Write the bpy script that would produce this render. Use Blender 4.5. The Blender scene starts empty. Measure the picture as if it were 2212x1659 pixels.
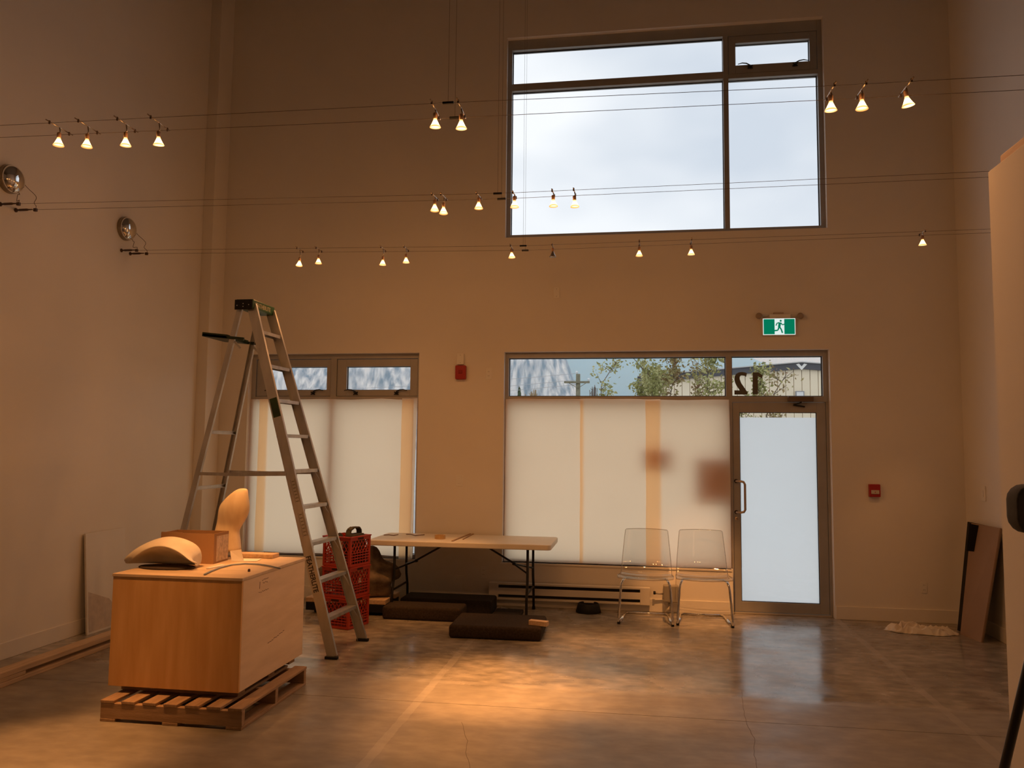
import bpy, bmesh, math, random
from mathutils import Vector, Matrix, noise

random.seed(7)
sc = bpy.context.scene
COL = sc.collection
PI = math.pi

# ------------------------------------------------------------------ camera
IW, IH, FPX, CAMH = 2212.0, 1659.0, 1720.5, 1.671
yaw, pitch, roll = math.radians(8.814), math.radians(4.597), math.radians(0.575)
FW = Vector((-math.sin(yaw)*math.cos(pitch), math.cos(yaw)*math.cos(pitch), math.sin(pitch)))
r0 = Vector((math.cos(yaw), math.sin(yaw), 0)); u0 = r0.cross(FW)
RT = r0*math.cos(roll) + u0*math.sin(roll); UP = -r0*math.sin(roll) + u0*math.cos(roll)
CAM = Vector((0, 0, CAMH))
cam_data = bpy.data.cameras.new('camera'); cam = bpy.data.objects.new('camera', cam_data); COL.objects.link(cam)
cam_data.sensor_width = 36.0; cam_data.lens = FPX/IW*36.0; cam_data.clip_end = 3000; cam_data.clip_start = 0.05
M = Matrix(((RT.x, UP.x, -FW.x), (RT.y, UP.y, -FW.y), (RT.z, UP.z, -FW.z))).to_4x4(); M.translation = CAM
cam.matrix_world = M
sc.camera = cam

def at(x, y, X=None, Y=None, Z=None):
    """a photo pixel gives a direction; the wall, floor or height it touches gives the distance"""
    d = FW + RT*((x-IW/2)/FPX) - UP*((y-IH/2)/FPX)
    t = X/d.x if X is not None else (Y/d.y if Y is not None else (Z-CAMH)/d.z)
    return CAM + d*t

# ------------------------------------------------------------------ view, world
vs = sc.view_settings
vs.view_transform = 'Standard'; vs.look = 'None'; vs.gamma = 1.0; vs.use_curve_mapping = False
vs.exposure = 0.0
try: sc.cycles.volume_bounces = 3
except Exception: pass
SKY = 1.15
world = bpy.data.worlds.new('overcast_sky'); sc.world = world; world.use_nodes = True
wt = world.node_tree; wt.nodes.clear()
wo = wt.nodes.new('ShaderNodeOutputWorld'); wb = wt.nodes.new('ShaderNodeBackground')
wc = wt.nodes.new('ShaderNodeTexCoord'); wn = wt.nodes.new('ShaderNodeTexNoise'); wr = wt.nodes.new('ShaderNodeValToRGB')
wm = wt.nodes.new('ShaderNodeMapping'); wm.inputs['Scale'].default_value = (1, 1, 2.2)
wn.inputs['Scale'].default_value = 3.2; wn.inputs['Detail'].default_value = 3; wn.inputs['Roughness'].default_value = 0.45
wr.color_ramp.elements[0].position = 0.34; wr.color_ramp.elements[0].color = (0.63, 0.695, 0.785, 1)
wr.color_ramp.elements[1].position = 0.64; wr.color_ramp.elements[1].color = (0.93, 0.955, 0.99, 1)
wt.links.new(wc.outputs['Generated'], wm.inputs['Vector']); wt.links.new(wm.outputs[0], wn.inputs['Vector'])
wt.links.new(wn.outputs['Fac'], wr.inputs['Fac']); wt.links.new(wr.outputs['Color'], wb.inputs['Color'])
wb.inputs['Strength'].default_value = SKY; wt.links.new(wb.outputs[0], wo.inputs['Surface'])

WARM = (1.0, 0.41, 0.12)          # halogen lamps under a daylight white balance
SPILL_W, LEAK_W, BEAM_W = 7.2, 2.6, 44.0

# ------------------------------------------------------------------ materials
MATS = {}
def mat(name, col, rough=0.6, metal=0.0, var=0.0, scale=8.0, stretch=(1, 1, 1), bump=0.0, bscale=40.0, spec=0.5, col2=None, detail=4):
    if name in MATS: return MATS[name]
    m = bpy.data.materials.new(name); m.use_nodes = True
    nt = m.node_tree; b = nt.nodes['Principled BSDF']
    b.inputs['Roughness'].default_value = rough; b.inputs['Metallic'].default_value = metal
    b.inputs['Specular IOR Level'].default_value = spec
    tc = nt.nodes.new('ShaderNodeTexCoord'); mp = nt.nodes.new('ShaderNodeMapping')
    mp.inputs['Scale'].default_value = stretch; nt.links.new(tc.outputs['Object'], mp.inputs['Vector'])
    if var > 0 or col2:
        c2 = col2 or tuple(min(1, c*(1+var)) for c in col); c1 = col if col2 else tuple(c*(1-var) for c in col)
        n = nt.nodes.new('ShaderNodeTexNoise'); n.inputs['Scale'].default_value = scale; n.inputs['Detail'].default_value = detail
        r = nt.nodes.new('ShaderNodeValToRGB')
        r.color_ramp.elements[0].position = .32; r.color_ramp.elements[0].color = (*c1, 1)
        r.color_ramp.elements[1].position = .68; r.color_ramp.elements[1].color = (*c2, 1)
        nt.links.new(mp.outputs[0], n.inputs['Vector']); nt.links.new(n.outputs['Fac'], r.inputs['Fac'])
        nt.links.new(r.outputs['Color'], b.inputs['Base Color'])
    else:
        b.inputs['Base Color'].default_value = (*col, 1)
    if bump > 0:
        n2 = nt.nodes.new('ShaderNodeTexNoise'); n2.inputs['Scale'].default_value = bscale; n2.inputs['Detail'].default_value = 4
        bp = nt.nodes.new('ShaderNodeBump'); bp.inputs['Strength'].default_value = bump; bp.inputs['Distance'].default_value = 0.01
        nt.links.new(mp.outputs[0], n2.inputs['Vector']); nt.links.new(n2.outputs['Fac'], bp.inputs['Height'])
        nt.links.new(bp.outputs[0], b.inputs['Normal'])
    MATS[name] = m
    return m

def emit(name, col, s):
    if name in MATS: return MATS[name]
    m = bpy.data.materials.new(name); m.use_nodes = True; nt = m.node_tree; nt.nodes.clear()
    o = nt.nodes.new('ShaderNodeOutputMaterial'); e = nt.nodes.new('ShaderNodeEmission')
    e.inputs['Color'].default_value = (*col, 1); e.inputs['Strength'].default_value = s
    nt.links.new(e.outputs[0], o.inputs['Surface']); MATS[name] = m
    return m

def glass_mat(name, tint=(0.985, 0.99, 0.99), f0=0.04, f90=0.7):
    m = bpy.data.materials.new(name); m.use_nodes = True; nt = m.node_tree; nt.nodes.clear()
    o = nt.nodes.new('ShaderNodeOutputMaterial'); t = nt.nodes.new('ShaderNodeBsdfTransparent'); g = nt.nodes.new('ShaderNodeBsdfGlossy')
    lw = nt.nodes.new('ShaderNodeLayerWeight'); pw_ = nt.nodes.new('ShaderNodeMath'); pw_.operation = 'POWER'; pw_.inputs[1].default_value = 5
    mr = nt.nodes.new('ShaderNodeMapRange'); mr.inputs['To Min'].default_value = f0; mr.inputs['To Max'].default_value = f90
    mx = nt.nodes.new('ShaderNodeMixShader'); g.inputs['Roughness'].default_value = 0.02
    lw.inputs['Blend'].default_value = .5
    t.inputs['Color'].default_value = (*tint, 1)
    nt.links.new(lw.outputs['Facing'], pw_.inputs[0]); nt.links.new(pw_.outputs[0], mr.inputs['Value']); nt.links.new(mr.outputs[0], mx.inputs[0])
    nt.links.new(t.outputs[0], mx.inputs[1]); nt.links.new(g.outputs[0], mx.inputs[2])
    nt.links.new(mx.outputs[0], o.inputs['Surface']); MATS[name] = m
    return m

def sheet_mat(name, trans, diff, scale=3.0):
    """thin translucent sheet: daylight comes through, room light falls on it"""
    m = bpy.data.materials.new(name); m.use_nodes = True; nt = m.node_tree; nt.nodes.clear()
    o = nt.nodes.new('ShaderNodeOutputMaterial'); t = nt.nodes.new('ShaderNodeBsdfTranslucent'); d = nt.nodes.new('ShaderNodeBsdfDiffuse')
    a = nt.nodes.new('ShaderNodeAddShader')
    n = nt.nodes.new('ShaderNodeTexNoise'); n.inputs['Scale'].default_value = scale; n.inputs['Detail'].default_value = 3
    tc = nt.nodes.new('ShaderNodeTexCoord'); nt.links.new(tc.outputs['Object'], n.inputs['Vector'])
    r = nt.nodes.new('ShaderNodeValToRGB')
    r.color_ramp.elements[0].color = (*[c*.93 for c in trans], 1); r.color_ramp.elements[1].color = (*trans, 1)
    nt.links.new(n.outputs['Fac'], r.inputs['Fac']); nt.links.new(r.outputs['Color'], t.inputs['Color'])
    d.inputs['Color'].default_value = (*diff, 1)
    nt.links.new(t.outputs[0], a.inputs[0]); nt.links.new(d.outputs[0], a.inputs[1]); nt.links.new(a.outputs[0], o.inputs['Surface'])
    MATS[name] = m
    return m

def plywood_mat(name, c1, c2, stretch):
    m = mat(name, c1, rough=.55, col2=c2, scale=3.0, stretch=stretch, bump=.08, bscale=30, detail=7)
    return m

WALL = mat('white_wall_paint', (0.79, 0.755, 0.70), rough=.75, var=.025, scale=1.3, bump=.03, bscale=160, spec=.3)
ALU = mat('bronze_grey_aluminium', (0.38, 0.372, 0.355), rough=.45, metal=.25, var=.05, scale=6)
GLASS = glass_mat('window_glass')
BLACK = mat('black_steel', (0.012, 0.012, 0.013), rough=.4)
BLACKP = mat('black_plastic', (0.008, 0.008, 0.008), rough=.6, spec=.3)
CHROME = mat('chrome', (0.85, 0.84, 0.82), rough=.08, metal=1)
MILL = mat('ladder_aluminium', (0.55, 0.54, 0.52), rough=.42, metal=.85, var=.12, scale=14, stretch=(1, 1, .3))
STEELW = mat('steel_cable', (0.16, 0.13, 0.11), rough=.45, metal=.7)
WHITEP = mat('white_plastic', (0.80, 0.78, 0.73), rough=.45)
RED = mat('red_enamel', (0.36, 0.012, 0.012), rough=.4)
WOOD = mat('weathered_wood', (0.30, 0.19, 0.11), rough=.75, col2=(0.42, 0.28, 0.17), scale=5, stretch=(1, 9, 9), bump=.2, bscale=30)
PINE = mat('sawn_pine', (0.52, 0.36, 0.22), rough=.65, col2=(0.66, 0.48, 0.31), scale=4, stretch=(12, 1, 12), bump=.1, bscale=30)
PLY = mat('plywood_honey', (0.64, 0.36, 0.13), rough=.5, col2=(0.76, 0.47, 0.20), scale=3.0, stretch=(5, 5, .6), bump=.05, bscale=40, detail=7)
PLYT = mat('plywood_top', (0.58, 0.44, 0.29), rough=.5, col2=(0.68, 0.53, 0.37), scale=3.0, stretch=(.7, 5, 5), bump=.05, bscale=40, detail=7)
CARD = mat('corrugated_cardboard', (0.33, 0.185, 0.09), rough=.8, var=.07, scale=5)

# ------------------------------------------------------------------ mesh building
class MB:
    def __init__(s): s.v = []; s.f = []
    def add(s, vs_, fs): n = len(s.v); s.v += [tuple(p) for p in vs_]; s.f += [tuple(i+n for i in f) for f in fs]; return s
    def box(s, x0, x1, y0, y1, z0, z1, mtx=None):
        p = [Vector(q) for q in ((x0, y0, z0), (x1, y0, z0), (x1, y1, z0), (x0, y1, z0), (x0, y0, z1), (x1, y0, z1), (x1, y1, z1), (x0, y1, z1))]
        if mtx is not None: p = [mtx @ q for q in p]
        return s.add(p, [(3, 2, 1, 0), (4, 5, 6, 7), (0, 1, 5, 4), (1, 2, 6, 5), (2, 3, 7, 6), (3, 0, 4, 7)])
    def bar(s, a, b, w, d, side=Vector((0, 1, 0))):
        """rectangular bar from a to b: w across `side`, d across the third axis"""
        a = Vector(a); b = Vector(b); t = (b-a).normalized(); e = Vector(side); e = (e - t*e.dot(t)).normalized(); g = t.cross(e)
        p = []
        for c in (a, b):
            for i, j in ((-1, -1), (1, -1), (1, 1), (-1, 1)): p.append(c + e*(i*w/2) + g*(j*d/2))
        return s.add(p, [(3, 2, 1, 0), (4, 5, 6, 7), (0, 1, 5, 4), (1, 2, 6, 5), (2, 3, 7, 6), (3, 0, 4, 7)])
    def channel(s, a, b, web, flange, t, side, out):
        """C-section from a to b: web lies across `side`, flanges point along `out`"""
        a = Vector(a); b = Vector(b); d = (b-a).normalized(); e = Vector(side); e = (e-d*e.dot(d)).normalized(); o = Vector(out); o = (o-d*o.dot(d)-e*o.dot(e)).normalized()
        pr = [(-web/2, 0), (web/2, 0), (web/2, flange), (web/2-t, flange), (web/2-t, t), (-web/2+t, t), (-web/2+t, flange), (-web/2, flange)]
        n = len(pr); p = [c + e*i + o*j for c in (a, b) for i, j in pr]
        f = [(i, (i+1) % n, (i+1) % n+n, i+n) for i in range(n)]
        f += [(0, 1, 4, 5), (1, 2, 3, 4), (0, 5, 6, 7), (n, n+5, n+4, n+1), (n+1, n+4, n+3, n+2), (n, n+7, n+6, n+5)]
        return s.add(p, f)
    def tube(s, path, r, n=8, caps=True):
        path = [Vector(p) for p in path]; m = len(path); rr = r if isinstance(r, (list, tuple)) else [r]*m
        base = len(s.v); ref = None
        for i, p in enumerate(path):
            t = ((path[min(i+1, m-1)]-path[max(i-1, 0)])).normalized()
            if ref is None:
                ref = Vector((0, 0, 1)) if abs(t.z) < .9 else Vector((1, 0, 0))
            e = (ref - t*ref.dot(t)).normalized(); g = t.cross(e); ref = e
            for k in range(n):
                a = 2*PI*k/n; s.v.append(tuple(p + (e*math.cos(a)+g*math.sin(a))*rr[i]))
        for i in range(m-1):
            for k in range(n):
                s.f.append((base+i*n+k, base+i*n+(k+1) % n, base+(i+1)*n+(k+1) % n, base+(i+1)*n+k))
        if caps:
            s.f.append(tuple(base+k for k in reversed(range(n)))); s.f.append(tuple(base+(m-1)*n+k for k in range(n)))
        return s
    def lathe(s, prof, n=20, mtx=None, closed=False):
        base = len(s.v); m = len(prof)
        for r, z in prof:
            for k in range(n):
                a = 2*PI*k/n; q = Vector((max(r, 1e-4)*math.cos(a), max(r, 1e-4)*math.sin(a), z))
                s.v.append(tuple(mtx @ q if mtx is not None else q))
        for i in range(m-1):
            for k in range(n): s.f.append((base+i*n+k, base+i*n+(k+1) % n, base+(i+1)*n+(k+1) % n, base+(i+1)*n+k))
        if not closed:
            s.f.append(tuple(base+k for k in reversed(range(n)))); s.f.append(tuple(base+(m-1)*n+k for k in range(n)))
        return s
    def rings(s, rings, cap=True):
        base = len(s.v); n = len(rings[0])
        for r in rings: s.v += [tuple(p) for p in r]
        for i in range(len(rings)-1):
            for k in range(n): s.f.append((base+i*n+k, base+i*n+(k+1) % n, base+(i+1)*n+(k+1) % n, base+(i+1)*n+k))
        if cap:
            s.f.append(tuple(base+k for k in reversed(range(n)))); s.f.append(tuple(base+(len(rings)-1)*n+k for k in range(n)))
        return s
    def prism(s, poly, o, ex, ey, h):
        """polygon (u,v) at origin o on axes ex, ey, thickened h along ex x ey"""
        o = Vector(o); ex = Vector(ex); ey = Vector(ey); n_ = ex.cross(ey).normalized(); n = len(poly)
        p = [o+ex*u+ey*v for u, v in poly] + [o+ex*u+ey*v+n_*h for u, v in poly]
        return s.add(p, [tuple(reversed(range(n))), tuple(range(n, 2*n))] + [(i, (i+1) % n, (i+1) % n+n, i+n) for i in range(n)])
    def build(s, name, m, parent=None, smooth=False, bevel=0, segs=2, sub=0, loc=None, solid=0):
        me = bpy.data.meshes.new(name)
        vv = s.v if loc is None else [tuple(Vector(p)-Vector(loc)) for p in s.v]
        me.from_pydata(vv, [], s.f); me.update()
        bm = bmesh.new(); bm.from_mesh(me); bmesh.ops.recalc_face_normals(bm, faces=bm.faces); bm.to_mesh(me); bm.free()
        me.materials.append(m if not isinstance(m, str) else MATS[m])
        if smooth:
            for p in me.polygons: p.use_smooth = True
        o = bpy.data.objects.new(name, me); COL.objects.link(o)
        if loc is not None: o.location = loc
        if parent is not None: o.parent = parent
        if solid: q = o.modifiers.new('solid', 'SOLIDIFY'); q.thickness = solid
        if bevel: q = o.modifiers.new('bevel', 'BEVEL'); q.width = bevel; q.segments = segs; q.limit_method = 'ANGLE'
        if sub: q = o.modifiers.new('sub', 'SUBSURF'); q.levels = sub; q.render_levels = sub
        return o

def tag(o, label, cat=None, group=None):
    o['label'] = label
    if cat: o['category'] = cat
    if group: o['group'] = group
    return o
def thing(name, label, cat, loc=(0, 0, 0), rz=0.0, group=None):
    o = bpy.data.objects.new(name, None); COL.objects.link(o); o.empty_display_size = .1
    o.location = loc; o.rotation_euler = (0, 0, rz)
    return tag(o, label, cat, group)
def struct(o): o['kind'] = 'structure'; return o
def sempty(name, loc=(0, 0, 0)):
    o = bpy.data.objects.new(name, None); COL.objects.link(o); o.location = loc; o['kind'] = 'structure'; return o
def copy_tree(o, parent=None):
    c = o.copy(); COL.objects.link(c); c.parent = parent
    for ch in list(o.children): copy_tree(ch, c)
    return c
def text(name, body, size, o, ex, ey, m, parent, th=.0008, bold=0.0, squash=1.0, align='LEFT'):
    cu = bpy.data.curves.new(name, 'FONT'); cu.body = body; cu.size = size; cu.extrude = th; cu.offset = bold; cu.align_x = align
    ob = bpy.data.objects.new(name, cu); COL.objects.link(ob)
    me = bpy.data.meshes.new_from_object(ob); bpy.data.objects.remove(ob)
    ex = Vector(ex).normalized(); ey = Vector(ey).normalized(); n = ex.cross(ey); o = Vector(o)
    for v in me.vertices:
        c = v.co.copy(); v.co = o + ex*c.x*squash + ey*c.y + n*c.z
    me.materials.append(m); q = bpy.data.objects.new(name, me); COL.objects.link(q); q.parent = parent
    return q
def rounded(x0, x1, y0, y1, r, n=4):
    out = []
    for cx, cy, a0 in ((x1-r, y1-r, 0), (x0+r, y1-r, 90), (x0+r, y0+r, 180), (x1-r, y0+r, 270)):
        for k in range(n+1):
            a = math.radians(a0+90*k/n); out.append((cx+r*math.cos(a), cy+r*math.sin(a)))
    return out

# ------------------------------------------------------------------ room shell
XL, XR, YF, YN, ZC = -4.844, 3.22, 8.52, -4.2, 7.4
TH = 0.22
U = (-1.412, 1.978, 3.985, 6.277)       # upper window opening
K = (-4.377, -2.365, 0.455, 2.715)      # low window opening beside the ladder
L = (-1.410, 1.972, 0.455, 2.715)       # storefront opening with the door
DX = 0.985                              # door side of the storefront starts here

# floor slab, two pours with a saw cut between
fm = mat('polished_concrete', (0.3, 0.27, 0.24))
nt = fm.node_tree; b = nt.nodes['Principled BSDF']
tc = nt.nodes.new('ShaderNodeTexCoord'); sep = nt.nodes.new('ShaderNodeSeparateXYZ'); nt.links.new(tc.outputs['Object'], sep.inputs[0])
def nnoise(sc_, det, vec=None, stretch=None):
    n = nt.nodes.new('ShaderNodeTexNoise'); n.inputs['Scale'].default_value = sc_; n.inputs['Detail'].default_value = det
    if stretch:
        mp = nt.nodes.new('ShaderNodeMapping'); mp.inputs['Scale'].default_value = stretch; nt.links.new(tc.outputs['Object'], mp.inputs[0]); nt.links.new(mp.outputs[0], n.inputs['Vector'])
    else: nt.links.new(tc.outputs['Object'], n.inputs['Vector'])
    return n.outputs['Fac']
def nm(op, a, b_):
    n = nt.nodes.new('ShaderNodeMath'); n.operation = op
    for i, q in enumerate((a, b_)):
        if isinstance(q, (int, float)): n.inputs[i].default_value = q
        elif q is not None: nt.links.new(q, n.inputs[i])
    return n.outputs[0]
r = nt.nodes.new('ShaderNodeValToRGB'); e = r.color_ramp.elements
e[0].position = .35; e[0].color = (0.150, 0.134, 0.112, 1); e[1].position = .67; e[1].color = (0.44, 0.395, 0.33, 1)
em = e.new(.5); em.color = (0.265, 0.236, 0.195, 1)
pat = nm('ADD', nm('MULTIPLY', nnoise(1.3, 9), .42), nm('MULTIPLY', nnoise(9, 12, stretch=(.75, 1.3, 1)), .58))
near = nt.nodes.new('ShaderNodeMapRange'); near.interpolation_type = 'SMOOTHSTEP'
near.inputs['From Min'].default_value = 5.80; near.inputs['From Max'].default_value = 5.62; near.inputs['To Min'].default_value = 1.0; near.inputs['To Max'].default_value = .42
nt.links.new(nm('ADD', sep.outputs['Y'], nm('MULTIPLY', nm('SUBTRACT', nnoise(4, 4), .5), .25)), near.inputs['Value'])
pat = nm('ADD', nm('MULTIPLY', nm('SUBTRACT', pat, .5), near.outputs[0]), .515)
nt.links.new(pat, r.inputs['Fac'])
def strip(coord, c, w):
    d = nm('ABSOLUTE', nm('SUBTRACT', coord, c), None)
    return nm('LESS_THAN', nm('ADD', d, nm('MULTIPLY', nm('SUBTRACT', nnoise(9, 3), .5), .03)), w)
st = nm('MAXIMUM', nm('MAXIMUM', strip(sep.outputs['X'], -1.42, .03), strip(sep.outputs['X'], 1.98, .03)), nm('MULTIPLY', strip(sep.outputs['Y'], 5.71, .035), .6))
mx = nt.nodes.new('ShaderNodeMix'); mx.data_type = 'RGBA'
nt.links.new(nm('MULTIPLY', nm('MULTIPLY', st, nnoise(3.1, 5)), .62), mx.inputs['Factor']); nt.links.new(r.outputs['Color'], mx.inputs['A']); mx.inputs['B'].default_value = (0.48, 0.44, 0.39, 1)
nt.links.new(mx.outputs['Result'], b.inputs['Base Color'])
rr = nt.nodes.new('ShaderNodeMapRange'); rr.inputs['From Min'].default_value = .3; rr.inputs['From Max'].default_value = .7; rr.inputs['To Min'].default_value = .09; rr.inputs['To Max'].default_value = .36
nt.links.new(nnoise(2.3, 6), rr.inputs['Value'])
dull = nt.nodes.new('ShaderNodeMapRange'); dull.interpolation_type = 'SMOOTHSTEP'
dull.inputs['From Min'].default_value = 5.80; dull.inputs['From Max'].default_value = 5.62; dull.inputs['To Min'].default_value = 0.0; dull.inputs['To Max'].default_value = 1.0
nt.links.new(nm('ADD', sep.outputs['Y'], nm('MULTIPLY', nm('SUBTRACT', nnoise(4, 4), .5), .25)), dull.inputs['Value'])
nt.links.new(nm('ADD', rr.outputs[0], nm('MULTIPLY', dull.outputs[0], .22)), b.inputs['Roughness'])
nt.links.new(nm('SUBTRACT', .95, nm('MULTIPLY', dull.outputs[0], .45)), b.inputs['Specular IOR Level'])
bp = nt.nodes.new('ShaderNodeBump'); bp.inputs['Strength'].default_value = .06; bp.inputs['Distance'].default_value = .01
nt.links.new(nnoise(14, 6), bp.inputs['Height']); nt.links.new(bp.outputs[0], b.inputs['Normal'])
fl = sempty('floor')
MB().box(XL, XR, YN, 5.238, -.2, 0).build('slab', fm, fl)
MB().box(XL, XR, 5.243, YF+TH, -.2, 0).build('slab', fm, fl)
MB().box(XL, XR, 5.238, 5.243, -.2, -.012).build('saw_cut_joint', fm, fl)
CRK = mat('crack_dark', (.12, .10, .08), rough=.9)
for pts_ in ([(1603, 1490), (1604, 1512), (1609, 1545), (1617, 1572), (1630, 1595), (1628, 1622), (1636, 1659), (1652, 1720)], [(998, 1560), (1003, 1580), (1010, 1600), (1006, 1625), (1016, 1659), (1014, 1700)]):
    P = []
    for (xa, ya), (xb, yb) in zip(pts_[:-1], pts_[1:]):
        for k in range(4): P.append(at(xa+(xb-xa)*k/4+random.uniform(-1.5, 1.5), ya+(yb-ya)*k/4, Z=.0004))
    cr = MB()
    for a, b_ in zip(P[:-1], P[1:]): cr.bar(a, b_, .0022, .0006, Vector((1, 0, 0)))
    cr.build('crack', CRK, fl)

def wall_with_holes(name, x0, x1, z0, z1, y0, y1, holes):
    xs = sorted(set([x0, x1]+[h[i] for h in holes for i in (0, 1)])); zs = sorted(set([z0, z1]+[h[i] for h in holes for i in (2, 3)]))
    bm = bmesh.new(); vid = {}
    def V(x, y, z):
        k = (round(x, 5), round(y, 5), round(z, 5))
        if k not in vid: vid[k] = bm.verts.new((x, y, z))
        return vid[k]
    def hole(i, j):
        if i < 0 or j < 0 or i >= len(xs)-1 or j >= len(zs)-1: return True
        cx = (xs[i]+xs[i+1])/2; cz = (zs[j]+zs[j+1])/2
        return any(h[0] < cx < h[1] and h[2] < cz < h[3] for h in holes)
    for i in range(len(xs)-1):
        for j in range(len(zs)-1):
            if hole(i, j): continue
            a, c, d, e_ = xs[i], xs[i+1], zs[j], zs[j+1]
            bm.faces.new((V(a, y0, d), V(c, y0, d), V(c, y0, e_), V(a, y0, e_))); bm.faces.new((V(a, y1, e_), V(c, y1, e_), V(c, y1, d), V(a, y1, d)))
            if hole(i-1, j): bm.faces.new((V(a, y0, d), V(a, y0, e_), V(a, y1, e_), V(a, y1, d)))
            if hole(i+1, j): bm.faces.new((V(c, y0, e_), V(c, y0, d), V(c, y1, d), V(c, y1, e_)))
            if hole(i, j-1): bm.faces.new((V(c, y0, d), V(a, y0, d), V(a, y1, d), V(c, y1, d)))
            if hole(i, j+1): bm.faces.new((V(a, y0, e_), V(c, y0, e_), V(c, y1, e_), V(a, y1, e_)))
    bmesh.ops.recalc_face_normals(bm, faces=bm.faces)
    me = bpy.data.meshes.new(name); bm.to_mesh(me); bm.free(); me.materials.append(WALL)
    o = bpy.data.objects.new(name, me); COL.objects.link(o); return struct(o)
wall_with_holes('wall_far', XL-.15, XR+.15, 0, ZC, YF, YF+TH, [U, K, (L[0], DX, L[2], L[3]), (DX, L[1], 0, L[3])])
struct(MB().box(XL-.15, XL, YN, YF, 0, ZC).build('wall_left', WALL))
struct(MB().box(XR, XR+.15, YN, YF, 0, ZC).build('wall_right', WALL))
struct(MB().box(XL-.15, XR+.15, YN-.15, YN, 0, ZC).build('wall_near', WALL))
struct(MB().box(XL-.15, XR+.15, YN-.15, YF+TH, ZC, ZC+.15).build('ceiling', mat('grey_steel_deck', (.26, .25, .24), rough=.8, var=.05)))
struct(MB().box(XL, XL+.125, 8.22, YF, 0, ZC).build('wall_corner_pilaster', WALL, bevel=.004))
# the partition that ends beside the camera's right
pt = sempty('wall_partition')
MB().box(1.505, 1.625, -1.5, 3.62, 0, 2.877).build('drywall', WALL, pt, bevel=.003)
MB().box(1.53, 1.60, -1.5, 3.56, 2.877, 2.925).build('top_plate', PINE, pt, bevel=.003)
# baseboards
BB = mat('white_trim_paint', (0.78, 0.745, 0.69), rough=.5, var=.02)
struct(MB().box(XL, XL+.014, YN, 8.22, 0, .13).build('baseboard_left', BB, bevel=.004))
struct(MB().box(XR-.014, XR, YN, YF, 0, .13).build('baseboard_right', BB, bevel=.004))
bf = sempty('baseboard_far')
MB().box(XL+.125, DX-.01, YF-.014, YF, 0, .13).build('board', BB, bf, bevel=.004)
MB().box(L[1]+.005, XR, YF-.014, YF, 0, .13).build('board', BB, bf, bevel=.004)

# ------------------------------------------------------------------ windows and door
GASK = mat('black_gasket', (0.015, 0.014, 0.016), rough=.6)
def ring(o, i, y0, y1):
    m = MB()
    m.box(o[0], i[0], y0, y1, o[2], o[3]); m.box(i[1], o[1], y0, y1, o[2], o[3])
    m.box(i[0], i[1], y0, y1, o[2], i[2]); m.box(i[0], i[1], y0, y1, i[3], o[3])
    return m
def pane(par, x0, x1, z0, z1, y=8.655):
    MB().box(x0-.008, x1+.008, y, y+.006, z0-.008, z1+.008).build('pane', GLASS, par)
    ring((x0-.006, x1+.006, z0-.006, z1+.006), (x0+.006, x1-.006, z0+.006, z1-.006), y-.012, y-.001).build('gasket', GASK, par)
def crank(par, x, z, y, flip):
    a = MB().lathe([(.016, 0), (.016, .008), (.008, .014)], 10, Matrix.Translation((x, y, z)) @ Matrix.Rotation(PI/2, 4, 'X'))
    for t in (35, 145, 215, 325):
        c, s_ = math.cos(math.radians(t)), math.sin(math.radians(t)); a.bar((x, y-.01, z), (x+c*.03, y-.012, z+s_*.026), .01, .01)
    h = a.build('latch', BLACKP, par)
    pts = [(x-flip*.0, y-.012, z+.02), (x-flip*.04, y-.025, z+.036), (x-flip*.085, y-.03, z+.040), (x-flip*.13, y-.03, z+.030)]
    MB().tube(pts, [.006, .007, .006, .004], 6).build('lever', BLACKP, h)

w1 = sempty('window_1')
y0, y1 = 8.585, 8.69
ring((U[0], U[1], U[2], U[3]), (-1.365, 1.93, 4.03, 6.16), y0, y1).build('frame', ALU, w1, bevel=.002)
MB().box(.952, 1.006, y0, y1, 4.03, 6.16).build('mullion', ALU, w1, bevel=.002)
MB().box(-1.365, .952, y0, y1, 5.685, 5.765).build('transom_bar', ALU, w1, bevel=.002)
MB().box(1.006, 1.93, y0, y1, 5.68, 5.73).build('transom_bar', ALU, w1, bevel=.002)
sa = ring((1.010, 1.926, 5.734, 6.156), (1.085, 1.854, 5.828, 6.078), y0+.008, y1-.01).build('sash', ALU, w1, bevel=.003)
pane(w1, -1.362, .954, 5.765, 6.155); pane(w1, -1.365, .95, 4.032, 5.683); pane(w1, 1.006, 1.928, 4.03, 5.68); pane(w1, 1.085, 1.854, 5.828, 6.078)
crank(w1, 1.235, 5.795, y0+.006, 1); crank(w1, 1.70, 5.79, y0+.006, -1)

w2 = sempty('window_2')
y0, y1 = 8.60, 8.69
ring(K, (-4.325, -2.40, .495, 2.662), y0, y1).build('frame', ALU, w2, bevel=.002)
MB().box(-3.42, -3.352, y0, y1, .495, 2.662).build('mullion', ALU, w2, bevel=.002)
MB().box(-4.325, -2.40, y0+.001, y1, 2.195, 2.235).build('transom_bar', ALU, w2, bevel=.002)
for xa, xb, ga, gb in ((-4.318, -3.424, -4.19, -3.472), (-3.348, -2.404, -3.235, -2.49)):
    ring((xa, xb, 2.238, 2.657), (ga, gb, 2.308, 2.573), y0+.012, y1-.01).build('sash', ALU, w2, bevel=.003)
    pane(w2, ga, gb, 2.308, 2.573); xc = (ga+gb)/2
    crank(w2, ga+.115, 2.27, y0+.010, 1); crank(w2, gb-.155, 2.27, y0+.010, -1)
pane(w2, -4.325, -3.42, .495, 2.195); pane(w2, -3.352, -2.40, .495, 2.195)
MB().box(K[0]-.02, K[1]+.01, YF-.008, YF+.075, K[2]-.022, K[2]).build('sill', BB, w2, bevel=.003)

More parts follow.
